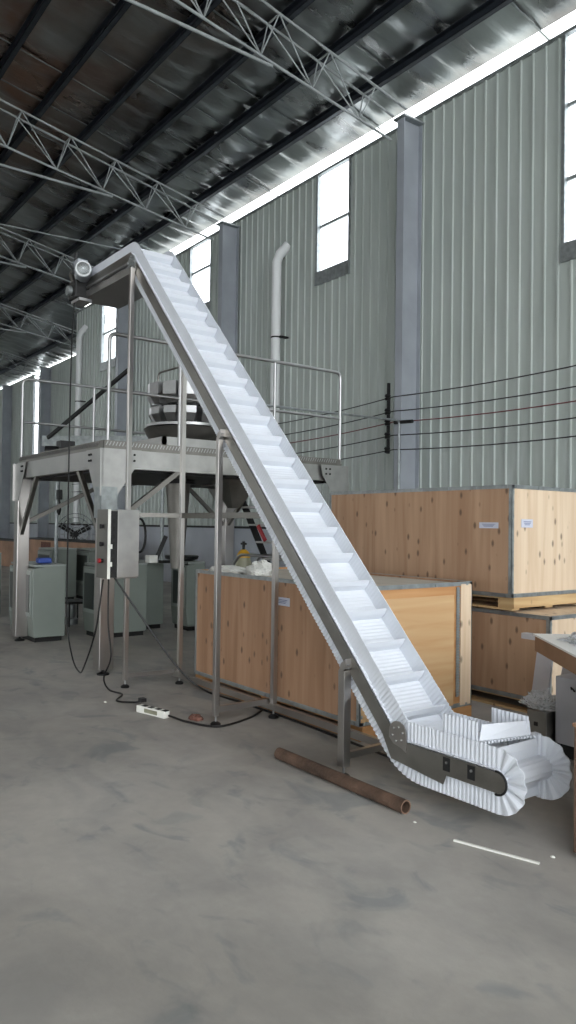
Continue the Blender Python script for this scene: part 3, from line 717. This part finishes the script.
def bucket(a, z0, z1, r0, r1, w, m):
    c, s = math.cos(a), math.sin(a)
    def Q(r, t, z): return (CXw + r*c - t*s, CYw + r*s + t*c, z)
    hw = w/2
    vs = [Q(r0,-hw*.7,z0), Q(r1-.05,-hw*.7,z0), Q(r1-.05,hw*.7,z0), Q(r0,hw*.7,z0), Q(r0,-hw,z1), Q(r1,-hw,z1), Q(r1,hw,z1), Q(r0,hw,z1),
          Q(r1,-hw,z0+.09), Q(r1,hw,z0+.09)]
    fs = [(0,3,2,1),(4,5,6,7),(0,1,8,5,4),(3,7,6,9,2),(1,2,9,8),(8,9,6,5),(0,4,7,3)]
    return MB().add(vs, fs).build('bucket', m, wg)
for k in range(12):
    a = 2*PI*k/12+.1
    bucket(a, ZD+.63, ZD+.87, .28, .46, .165, M['bright']); bucket(a, ZD+.42, ZD+.59, .27, .44, .155, M['bright'])
MB().tube(arc_corner([(CXw-.25, CYw-.25, ZD+.86), (CXw-.25, CYw-.25, ZD+1.05), (CXw+.12, CYw-.05, ZD+1.12), (CXw+.12, CYw-.05, ZD+.86)], .05), .012, 8).build('top_frame', M['steeld'], wg, True)
# discharge funnel under the deck
fn = thing('discharge_funnel', 'long brown-grey steel funnel hanging below the platform deck', 'funnel', (CXw, CYw, .97))
MB().lathe((CXw-.08, CYw-.05, 0), [(.075,.97),(.09,1.2),(.15,2.0),(.16,2.05)], 26).build('cone', M['steeld'], fn, True)
MB().lathe((CXw-.08, CYw-.05, 0), [(.15,1.98),(.21,1.98),(.21,2.04),(.15,2.04)], 26).build('flange', M['dark'], fn, True)
hp = thing('lower_hopper', 'dark tapered hopper under the platform just right of the funnel', 'hopper', (-7.6, 4.75, 1.7))
MB().add([(-7.68+a*w, 4.95+b*w, z) for w, z in ((.22, 2.04), (.05, 1.70)) for a, b in ((-1,-1),(1,-1),(1,1),(-1,1))], [(0,1,5,4),(1,2,6,5),(2,3,7,6),(3,0,4,7),(4,5,6,7)]).build('body', M['steeld'], hp)
MB().cyl((-7.85, 4.6, 1.96), (-7.5, 4.6, 1.96), .012, 8).build('handle', M['bright'], hp)
# black vibrator motor on deck
vm = thing('vibrator_motor', 'black motor lying on the left end of the platform deck', 'motor', (-9.35, 3.5, ZD))
MB().cyl((-9.55, 3.30, ZD+.12), (-9.40, 3.62, ZD+.12), .085, 20).build('body', M['black'], vm, True)
MB().box(-9.5, -9.36, 3.42, 3.62, ZD+.17, ZD+.27).build('terminal_box', M['black'], vm, bevel=.01)
MB().box(-9.56, -9.34, 3.30, 3.66, ZD, ZD+.045).build('feet', M['dark'], vm)
MB().box(-9.45, -9.2, 3.66, 3.9, ZD, ZD+.16).build('mounting_block', M['steel2'], vm)
# far feeding line behind platform
tg = thing('trough_feeder', 'grey trough beam running behind the left of the platform', 'feeder', (-13.2, 5.6, 0))
MB().bar((-14.4, 5.0, 3.05), (-12.2, 6.6, 2.98), .3, .2).build('trough', M['galv'], tg)
MB().bar((-14.2, 4.95, 3.1), (-12.3, 5.75, 4.25), .05, .06).build('inclined_bar', M['dark'], tg)
for x, y in ((-14.2, 5.15), (-12.4, 6.45)): MB().cyl((x, y, 0), (x, y, 3.0), .035, 10).build('leg', M['galv'], tg)

# ------------------------------------------------------------------ machine cabinets (grey-green)
def cabinet(x1, y0, wid, dep, h, label, gl=True, parts=True):
    # +X blank side spans y0..y0+dep ; front (-Y) spans x1-wid..x1
    c = thing('machine_cabinet', label, 'cabinet', (x1-wid/2, y0+dep/2, 0), 'grey-green machine cabinets')
    x0 = x1-wid; y1 = y0+dep
    MB().prism([(y0+.03, .06), (y1, .06), (y1, h), (y0+.16, h), (y0+.0, h-.03), (y0, .30)], 'x', x0, x1).build('body', M['cab'], c, bevel=.01)
    MB().box(x0+.03, x1-.03, y0+.05, y1-.03, 0, .06).build('plinth', M['dark'], c)
    MB().prism([(y0+.02, h-.01), (y1, h), (y1, h+.02), (y0+.02, h+.015)], 'x', x0-.005, x1+.005).build('top', M['cabtop'], c)
    if gl:
        f = MB().box(x0+.05, x1-.05, y0-.012, y0+.01, .32, h-.06).build('front_frame', M['cabtop'], c)
        MB().box(x0+.09, x1-.09, y0-.018, y0-.008, .37, h-.11).build('window', M['glassd'], f)
    return c
cabinet(-9.42, 3.08+.05, .95, .42, .95, 'grey-green cabinet behind the left platform leg, blank side showing')
cabinet(-9.30, 3.93, .50, .70, .95, 'grey-green cabinet with glazed front, half hidden by the control box leg')
cabinet(-9.80, 4.68, .80, .46, .93, 'grey-green cabinet just behind the one beside the control box')
cabinet(-9.35, 5.26, .45, .30, .95, 'grey-green cabinet with black pan on top, left of the front crate')
cabinet(-13.9, 5.70, .8, .5, .98, 'upright grey-green cabinet in the gap left of the control box, nearer one')
cabinet(-14.3, 5.10, .8, .5, .98, 'upright grey-green cabinet in the gap, farther of the pair')
for k in range(3): cabinet(-12.0-1.1*k, 3.0+.25*k, 1.0, .5, 1.0, ['first', 'second', 'third'][k] + ' low cabinet in the row receding at the far left', gl=False)
# things on the cabinets
tp = tag(MB().lathe((-9.75, 5.40, .97), [(0,0),(.16,0),(.24,.03),(.25,.07),(.24,.075),(.1,.06),(.02,.075),(.012,.12),(0,.12)], 26).build('lid', M['black'], None, True), 'black round lid on the cabinet left of the front crate', 'lid')
tag(MB().box(-9.85, -9.72, 3.30, 3.48, .97, 1.04).build('blue_roll', M['blue'], None, bevel=.02), 'blue wrapped roll on the cabinet behind the left leg', 'roll')
bt = thing('spray_bottle', 'white block and dark handle on the cabinet right of the control box', 'tool', (-9.7, 4.85, .95))
MB().box(-9.72, -9.58, 4.80, 4.93, .95, 1.06).build('block', M['whitep'], bt, bevel=.01)
MB().bar((-9.66, 4.94, 1.0), (-9.60, 5.06, 1.33), .05, .06).build('handle', M['dark'], bt)
MB().box(-9.62, -9.5, 4.96, 5.12, .95, .99).build('foot', M['dark'], bt)
tag(MB().tube([(-9.9+.0, 4.80+.09*math.cos(a), 1.33+.24*math.sin(a)) for a in [2*PI*k/24 for k in range(25)]], .018, 8, False).build('hanging_hose', M['black'], None, True), 'black looped hose hanging right beside the control box', 'hose')
hk = thing('hoist_hook', 'dark hoist hook on a thin chain, hanging in view under the left of the platform', 'hook', (-14.0, 5.12, 1.6))
MB().tube([(-14,5.12,1.98),(-14,5.12,1.90),(-13.95,5.12,1.82),(-13.94,5.12,1.74),(-14,5.12,1.66),(-14.06,5.12,1.70),(-14.07,5.12,1.76)], .022, 8).build('hook', M['dark'], hk, True)
MB().box(-14.06, -13.94, 5.08, 5.16, 1.93, 2.12).build('block', M['dark'], hk, bevel=.01)
MB().cyl((-14, 5.12, 2.1), (-14, 5.15, 3.0), .008, 6).build('chain', M['dark'], hk)

# far row of wooden cases, fan
def case(x0, x1, y0, z1, label, stain=None):
    o = thing('wooden_case', label, 'crate', ((x0+x1)/2, y0+.4, 0), 'distant wooden cases')
    MB().box(x0, x1, y0, y0+.8, 0, z1).build('body', M['pinkw'], o)
    MB().box(x0-.01, x1+.01, y0-.01, y0+.81, z1, z1+.03).build('rim', M['dark'], o)
    if stain: MB().box(stain, stain+.8, y0-.006, y0-.001, z1-.35, z1-.05).build('red_mark', M['brick'], o)
case(-24.6, -18.0, 7.6, .98, 'long low wooden case under the round fan, far left background', -22.2)
case(-30.5, -24.9, 7.8, .85, 'second long wooden case farther left, cut by the left edge', -28.5)
fa = thing('pedestal_fan', 'big round caged fan with dark blades against the white lower wall', 'fan', (-21.9, 8.6, 0))
fc_ = Vector((-21.9, 8.5, 1.16))
cg = MB()
for r in (.18, .32, .45, .56): cg.tube([fc_+Vector((.08, 1.1*r*math.cos(a), 1.1*r*math.sin(a))) for a in [2*PI*k/28 for k in range(29)]], .012, 5, False)
for k in range(12):
    a = 2*PI*k/12; cg.cyl(fc_+Vector((.08,0,0)), fc_+Vector((.08, .61*math.cos(a), .61*math.sin(a))), .008, 5)
cg.build('cage', M['galv'], fa)
for a in (2.6, .45, -1.5):
    MB().bar(fc_, fc_+Vector((0, .54*math.cos(a), .54*math.sin(a))), .03, .15, up=(.4,1,.4)).build('blade', M['black'], fa)
MB().cyl(fc_+Vector((.1,0,0)), fc_+Vector((-.25,0,0)), .09, 14).build('hub', M['black'], fa, True)
MB().cyl((-22.1,8.5,0), (-22.1,8.5,1.2), .04, 10).lathe((-22.1,8.5,0), [(0,0),(.3,0),(.3,.04),(0,.06)], 20).build('stand', M['galv'], fa, True)
tag(MB().tube([(-21.4,9.15,0),(-21.4,9.15,1.2),(-22.0,9.15,1.9),(-22.1,9.15,3.0)], .14, 12).build('duct', M['plasterw'], None, True), 'pale elbow duct on the wall beside the caged fan', 'duct')

# small floor pump in the gap
pu = thing('shop_pump', 'small dark pump with a square top in the gap left of the control box', 'pump', (-10.75, 4.15, 0))
MB().box(-10.98, -10.55, 4.02, 4.34, .33, .36).build('top_plate', M['dark'], pu)
for x in (-10.94, -10.59):
    for y in (4.05, 4.31): MB().cyl((x, y, 0), (x, y, .34), .014, 8).build('leg', M['dark'], pu)
MB().tube([(-10.75,4.15,.02),(-10.75,4.15,.10),(-10.75,4.15,.12),(-10.75,4.15,.22),(-10.75,4.15,.32)], [.09,.09,.05,.07,.05], 14).build('body', M['galv'], pu, True)
MB().tube([(-10.8,4.0,.18),(-10.7,4.0,.24),(-10.62,4.02,.16)], .02, 8).build('pipe_elbow', M['bright'], pu, True)

# ------------------------------------------------------------------ crates
def edges(c, x0, x1, y0, y1, z0, z1, w=.028):
    e = MB(); t = .004
    for (x, y) in ((x0, y0), (x1, y0), (x1, y1), (x0, y1)):
        sx = 1 if x == x0 else -1; sy = 1 if y == y0 else -1
        e.box(min(x-sx*t, x+sx*w), max(x-sx*t, x+sx*w), min(y-sy*t, y), max(y-sy*t, y), z0, z1)
        e.box(min(x-sx*t, x), max(x-sx*t, x), min(y-sy*t, y+sy*w), max(y-sy*t, y+sy*w), z0, z1)
    for z in (z0, z1):
        sz = 1 if z == z0 else -1; a, b_ = min(z-sz*t, z+sz*w), max(z-sz*t, z+sz*w)
        e.box(x0-t, x1+t, y0-t-.001, y0, a, b_).box(x0-t, x1+t, y1, y1+t, a, b_).box(x0-t, x0, y0, y1, a, b_).box(x1, x1+t, y0, y1, a, b_)
    o = e.build('edge_strip', M['galv'], c)
    def C_(*a): MB().box(*a).build('clip', M['galv'], o)
    n = max(2, int((x1-x0)/.33))
    for k in range(n+1):
        x = x0+.05+(x1-x0-.1)*k/n
        for z in (z0+.012, z1-.012): C_(x-.012, x+.012, y0-.009, y0-.004, z-.012, z+.012)
    m = max(2, int((z1-z0)/.22))
    for k in range(m+1):
        z = z0+.06+(z1-z0-.12)*k/m; C_(x1-.024, x1-.010, y0-.009, y0-.003, z-.012, z+.012); C_(x1+.003, x1+.009, y0+.010, y0+.024, z-.012, z+.012)
    for k in range(4):
        y = y0+.06+(y1-y0-.12)*k/3
        for z in (z0+.012, z1-.012): C_(x1+.003, x1+.009, y-.012, y+.012, z-.012, z+.012)
def skid(c, x0, x1, y0, y1, z0, z1, mat):
    h = z1-z0
    n = 3
    for k in range(n):
        x = x0+(x1-x0-.14)*k/(n-1)
        for y in (y0, (y0+y1)/2-.05, y1-.1): MB().box(x, x+.14, y, y+.1, z0+.018, z1-.018).build('skid_block', mat, c)
    b = MB()
    for y in (y0, (y0+y1)/2-.05, y1-.1): b.box(x0, x1, y, y+.1, z0, z0+.018)
    b.box(x0, x1, y0, y1, z1-.018, z1)
    b.build('skid_board', mat, c)
    MB().box(x1, x1+.02, y0, y1, z0+.02, z1-.004).build('skid_end_board', mat, c)
def label(c, face, a, y, z, w, h):
    p = MB(); t = MB()
    if face == 'y':
        p.box(a, a+w, y-.003, y-.001, z, z+h)
        for k in range(3): t.box(a+w*(.15+.05*k), a+w*(.85-.06*k), y-.0045, y-.003, z+h*(.65-.18*k), z+h*(.74-.18*k))
    else:
        p.box(y+.001, y+.003, a, a+w, z, z+h)
        for k in range(3): t.box(y+.003, y+.0045, a+w*(.2+.05*k), a+w*(.85-.06*k), z+h*(.65-.18*k), z+h*(.74-.18*k))
    o = p.build('paper_label', M['paper'], c); o['label'] = 'small white paper label'
    t.build('print_lines', M['ink'], o)

def open_box(x0, x1, y0, y1, z0, z1, t, mats, c, splits=()):
    xs = [x0] + list(splits) + [x1]
    for i in range(len(xs)-1):
        MB().box(xs[i]+.001, xs[i+1]-.001, y0, y0+t, z0, z1).build('front_panel', mats[0], c)
    MB().box(x1-t, x1, y0+t, y1-t, z0, z1).build('end_panel', mats[1], c)
    MB().box(x0, x0+t, y0+t, y1-t, z0, z1).build('end_panel', mats[1], c)
    MB().box(x0, x1, y1-t, y1, z0, z1).build('back_panel', mats[0], c)
    MB().box(x0+t, x1-t, y0+t, y1-t, z0, z0+t).build('bottom_panel', mats[0], c)
M['bag'] = simple('cloudy_plastic_bag', (.78,.78,.76), .35, 0, .05, 6, .5, 14)
M['bag2'] = simple('pale_foam_sheet', (.72,.69,.64), .7, 0, .05, 3)
fc1 = thing('open_plywood_crate', 'open plywood crate standing behind the conveyor legs, holding plastic bags', 'crate', (-5.06, 4.18, 0))
open_box(-6.2, -3.92, 3.59, 4.77, .11, 1.075, .015, (M['ply4'], M['plyo']), fc1, (-5.98, -5.0))
MB().box(-3.919, -3.914, 3.60, 4.56, .13, .98).build('board_face', M['ply3'], fc1)
MB().box(-3.919, -3.912, 4.64, 4.76, .12, 1.06).build('corner_board', M['ply'], fc1)
zs = MB()
for k in range(38): zs.box(-3.913, -3.908, 4.585, 4.625, .20+.022*k, .20+.022*k+.015)
zs.box(-3.916, -3.912, 4.59, 4.62, .19, 1.04).build('slotted_strip', M['galv'], fc1)
edges(fc1, -6.2, -3.92, 3.59, 4.77, .11, 1.075)
skid(fc1, -6.2, -3.92, 3.60, 4.76, 0, .11, M['plyo'])
label(fc1, 'y', -4.93, 3.585, .865, .20, .065)
# board lying in the crate, bags
tag(MB().box(-6.17, -3.95, 3.62, 4.74, 1.03, 1.06).build('inner_board', M['bag2'], None), 'pale board lying inside the open front crate', 'board')
def blob(x, y, z, sx, sy, sz, name, label, cat, mat, seed, n=22, group=None, rough=.28):
    rows = []
    for i in range(n+1):
        th = PI*.5*i/n; row = []
        for j in range(2*n+1):
            ph = 2*PI*(j % (2*n))/(2*n); d = Vector((math.cos(ph)*math.sin(th), math.sin(ph)*math.sin(th), math.cos(th)))
            r = 1 + rough*noise.noise(d*2.1+Vector((seed,0,0))) + rough*.6*abs(noise.noise(d*6+Vector((0,seed,0)))) - rough*.35*abs(noise.noise(d*13+Vector((0,0,seed))))
            row.append((x+sx*d.x*r, y+sy*d.y*r, z+sz*max(0, d.z)*r))
        rows.append(row)
    return tag(MB().grid(rows).build(name, mat), label, cat, group)
blob(-5.96, 3.78, 1.061, .26, .15, .06, 'plastic_bag', 'white plastic bag in the open front crate at its left end', 'bag', M['bag'], 3, group='plastic bags in the front crate')
blob(-5.50, 3.84, 1.061, .13, .12, .12, 'plastic_bag', 'peaked clear plastic bag in the front crate by the back conveyor leg', 'bag', M['bag'], 8, group='plastic bags in the front crate')

cu = thing('closed_plywood_crate', 'upper closed plywood crate of the stack at right, with two paper labels', 'crate', (-5.07, 5.78, .81))
for a, b_ in ((-6.24, -5.55), (-5.55, -4.72), (-4.72, -3.9)): MB().box(a+.001, b_-.001, 5.25, 5.27, .93, 1.85).build('front_panel', M['ply2'], cu)
MB().box(-3.92, -3.9, 5.27, 6.29, .93, 1.85).build('end_panel', M['ply'], cu)
MB().box(-6.24, -3.92, 5.27, 6.29, .93, 1.85).build('body', M['ply'], cu)
MB().box(-6.24, -3.9, 5.25, 6.30, 1.85, 1.862).build('lid', M['ply'], cu)
edges(cu, -6.24, -3.9, 5.25, 6.30, .93, 1.862)
skid(cu, -6.24, -3.9, 5.26, 6.3, .82, .93, M['pine'])
label(cu, 'y', -4.23, 5.246, 1.50, .20, .05); label(cu, 'x', 5.37, -3.896, 1.51, .16, .07)
cl = thing('plywood_crate', 'lower plywood crate of the stack, under the labelled one', 'crate', (-4.9, 5.8, 0))
for a, b_ in ((-6.24, -5.4), (-5.4, -4.5), (-4.5, -3.55)): MB().box(a+.001, b_-.001, 5.27, 5.29, .11, .79).build('front_panel', M['ply2'], cl)
MB().box(-6.24, -3.55, 5.29, 6.35, .11, .79).build('body', M['ply'], cl)
MB().box(-6.24, -3.55, 5.27, 6.35, .79, .805).build('lid', M['ply'], cl)
edges(cl, -6.24, -3.55, 5.27, 6.35, .11, .805)
skid(cl, -6.24, -3.55, 5.28, 6.35, 0, .11, M['pine'])

# gas cylinder and cart handle behind the front crate
gc = thing('gas_cylinder', 'olive-grey gas cylinder with yellow shoulder behind the open crate', 'gas cylinder', (-7.75, 5.15, 0))
MB().lathe((-7.75, 5.15, 0), [(0,0),(.10,0),(.11,.03),(.11,.98),(.10,1.04),(.075,1.11)], 26).build('body', M['khaki'], gc, True)
MB().lathe((-7.75, 5.15, 0), [(.085,1.10),(.075,1.15),(.055,1.18),(.03,1.20),(0,1.20)], 26).build('shoulder', M['yellow'], gc, True)
MB().cyl((-7.75,5.15,1.20), (-7.75,5.15,1.30), .018, 10).cyl((-7.80,5.15,1.27), (-7.70,5.15,1.27), .014, 10).build('valve', M['dark'], gc, True)
ch = thing('hand_cart', 'bright steel tube handles of a cart behind the open crate', 'cart', (-6.7, 4.9, 0))
for dy, dx in ((0, 0), (.12, .25)):
    MB().tube(arc_corner([(-7.45+dx, 4.80+dy, .2), (-7.45+dx, 4.80+dy, 1.04), (-7.30+dx, 4.80+dy, 1.16), (-6.1, 4.80+dy, 1.16), (-6.1, 4.80+dy, .2)], .07), .017, 10).build('handle', M['bright'], ch, True)
MB().box(-7.4, -6.1, 4.80, 4.98, .16, .20).build('deck', M['steeld'], ch)
for x in (-7.3, -6.25):
    for y in (4.80, 4.98): MB().cyl((x, y-.015, .08), (x, y+.015, .08), .08, 16).build('wheel', M['black'], ch, True)
tag(MB().bar((-9.2, 6.36, 1.50), (-9.06, 6.40, 1.27), .03, .06).build('red_strap', M['red'], None, bevel=.01), 'red strap hanging on the stair behind the conveyor', 'strap')

# ------------------------------------------------------------------ right-hand clutter
C0 = Vector((-3.047, 4.36)); D = Vector((-2.414, 3.835)) - C0; D.normalize(); E_ = Vector((-D.y, D.x))
if E_.y < 0: E_ = -E_
c1 = C0 + D*1.6; c2 = c1 + E_*.95; c3 = C0 + E_*.95
wb = thing('work_table', 'table with a thick brown wooden edge entering from the right edge', 'table', (C0.x+.9, C0.y, 0))
MB().prism([tuple(C0), tuple(c1), tuple(c2), tuple(c3)], 'z', .69, .79).build('apron', M['card'], wb)
MB().prism([tuple(C0-D*.01-E_*.01), tuple(c1-E_*.01), tuple(c2), tuple(c3)], 'z', .79, .802).build('top', M['white'], wb)
for q in (C0+D*.5+E_*.5, c3+D*.1-E_*.1, c1-D*.05+E_*.05, c2-D*.1-E_*.1): MB().box(q.x-.03, q.x+.03, q.y-.03, q.y+.03, 0, .69).build('leg', M['card'], wb)
bp_ = C0 + D*.50 + E_*.36
blob(bp_.x, bp_.y, .803, .33, .20, .085, 'plastic_film', 'crumpled clear plastic film heaped on the table at the right edge', 'plastic film', M['wrap'], 5, n=60, rough=.3)
def slab(p, q, r, t, name, mat, parent):
    # parallelogram p, p+q, p+q+r, p+r thickened by t
    p = Vector(p); q = Vector(q); r = Vector(r); nn = q.cross(r).normalized()*t
    vs = [p, p+q, p+q+r, p+r]; vs += [v+nn for v in vs]
    return MB().add(vs, [(0,1,2,3),(7,6,5,4),(0,4,5,1),(1,5,6,2),(2,6,7,3),(3,7,4,0)]).build(name, mat, parent)
s1 = slab((-3.30, 4.64, .0), (.13, 0, 0), (-.035, .20, .71), .02, 'leaning_panel', M['greysheet'], None)
tag(s1, 'tall grey-white panel leaning beside the table, left one', 'panel', 'leaning grey-white panels')
s2 = slab((-3.14, 4.645, .0), (.20, 0, 0), (.03, .20, .66), .02, 'leaning_panel', M['greysheet'], None)
tag(s2, 'grey-white panel leaning just right of the tallest one, under the table corner', 'panel', 'leaning grey-white panels')
tag(MB().box(-3.40, -3.18, 4.70, 4.76, .70, .74).build('channel_strip', M['greysheet'], None), 'short grey-white channel piece at the top of the leaning panels', 'strip')
gb = thing('grey_cabinet', 'pale grey steel cabinet with two small handles under the table', 'cabinet', (-2.8, 4.7, 0))
MB().box(-2.95, -2.35, 4.45, 5.0, .09, .53).build('body', M['greysheet'], gb, bevel=.006)
MB().box(-2.94, -2.36, 4.47, 4.98, 0, .09).build('plinth', M['dark'], gb)
for x in (-2.82, -2.74): MB().tube([(x-.012, 4.45, .46), (x-.005, 4.435, .475), (x+.01, 4.435, .465), (x+.01, 4.45, .45)], .006, 6).build('handle', M['black'], gb)
lb = thing('equipment_box', 'low grey box with a dark socket under the film-wrapped parts', 'box', (-3.1, 4.6, 0))
MB().box(-3.12, -2.97, 4.38, 4.62, .04, .29).build('body', M['steeld'], lb, bevel=.006)
MB().box(-3.06, -3.035, 4.372, 4.382, .19, .215).build('socket', M['black'], lb)
MB().box(-3.10, -2.99, 4.40, 4.60, 0, .04).build('feet', M['dark'], lb)
blob(-3.08, 4.50, .291, .13, .09, .10, 'wrapped_parts', 'film-wrapped shiny parts heaped behind the infeed end', 'wrapped parts', M['wrap'], 11, n=40, rough=.45)
bb = thing('brown_cabinet', 'dark brown cabinet edge at the right border, beside the conveyor low end', 'cabinet', (-1.6, 3.5, 0))
MB().box(-1.985, -1.3, 3.14, 3.9, .03, .60).build('body', M['dbrown'], bb, bevel=.004)
MB().box(-1.99, -1.295, 3.135, 3.905, .60, .615).build('top', M['card'], bb)
MB().box(-1.96, -1.33, 3.17, 3.87, 0, .03).build('plinth', M['dark'], bb)

# ------------------------------------------------------------------ things on the floor
pp = Vector((-3.93, 2.905, .038)); pq = Vector((-2.80, 2.90, .038))
fp = thing('rusty_pipe', 'rusty steel pipe lying on the floor in front of the lowest conveyor leg', 'pipe', (-3.37, 2.9, 0))
MB().tube([pp, pq], .037, 22, False).tube([pp, pq], .030, 22, False).build('wall', M['rust'], fp, True)
rg_ = MB()
for c in (pp, pq):
    for k in range(22):
        a, b_ = 2*PI*k/22, 2*PI*(k+1)/22
        rg_.add([c+Vector((0,.037*math.cos(a),.037*math.sin(a))), c+Vector((0,.037*math.cos(b_),.037*math.sin(b_))), c+Vector((0,.030*math.cos(b_),.030*math.sin(b_))), c+Vector((0,.030*math.cos(a),.030*math.sin(a)))], [(0,1,2,3)])
rg_.build('cut_end', M['rustin'], fp)
tag(MB().bar((-2.43, 2.845, .005), (-2.04, 2.965, .005), .013, .008).build('plastic_strip', M['whitep']), 'thin white plastic strip lying on the floor below the conveyor end', 'strip')
rows = blob(-5.10, 2.97, 0, .075, .05, .035, 'brick_piece', 'reddish brick fragment on the floor left of the second conveyor leg', 'brick', M['brick'], 21, n=10)
for i, (u, v) in enumerate(((-2.80, 2.79), (-2.17, 2.99), (-2.10, 2.90), (-6.05, 2.55), (-7.0, 2.3), (-2.05, 2.25), (-2.6, 2.2))):
    pass
def px_floor(x, y): return x, y
for (x, y, s, m, lab) in ((-2.70, 2.86, .010, 'whitep', 'tiny white chip on the floor beside the end of the rusty pipe'), (-2.05, 3.08, .012, 'whitep', 'small white chip on the floor beyond the white strip'),
                          (-6.0, 2.62, .016, 'whitep', 'small white chip on the floor left of the power strip')):
    blob(x, y, 0, s, s*.8, s*.5, 'floor_chip', lab, 'debris', M[m], x, n=6)

# ------------------------------------------------------------------ light and camera
sc = bpy.context.scene
wd = bpy.data.worlds.new('overcast_sky'); sc.world = wd; wd.use_nodes = True
bg = wd.node_tree.nodes['Background']; bg.inputs['Color'].default_value = (.93, .97, 1.0, 1); bg.inputs['Strength'].default_value = 3.2

cam = bpy.data.cameras.new('camera'); co = bpy.data.objects.new('camera', cam); COL.objects.link(co); sc.camera = co
cam.sensor_fit = 'VERTICAL'; cam.sensor_height = 24; cam.lens = 757/1024*24; cam.clip_start = .05; cam.clip_end = 300
F_ = 757.0
v1 = Vector((-281-288, -(518-512), -F_)).normalized(); v2 = Vector((1296-288, -(539-512), -F_)).normalized()
Xc = -v1; Zc = Xc.cross(v2).normalized(); Yc = Zc.cross(Xc)
R = Matrix((Xc, Yc, Zc))      # rows: world axes in camera space -> R maps camera to world
co.matrix_world = Matrix.Translation((0, 0, 1.5)) @ R.to_4x4()
for o in list(bpy.data.objects):
    if '_org' in o: del o['_org']
vs_ = sc.view_settings; vs_.view_transform = 'Standard'; vs_.look = 'None'; vs_.exposure = .70; vs_.gamma = 1
try: vs_.use_curve_mapping = False
except Exception: pass
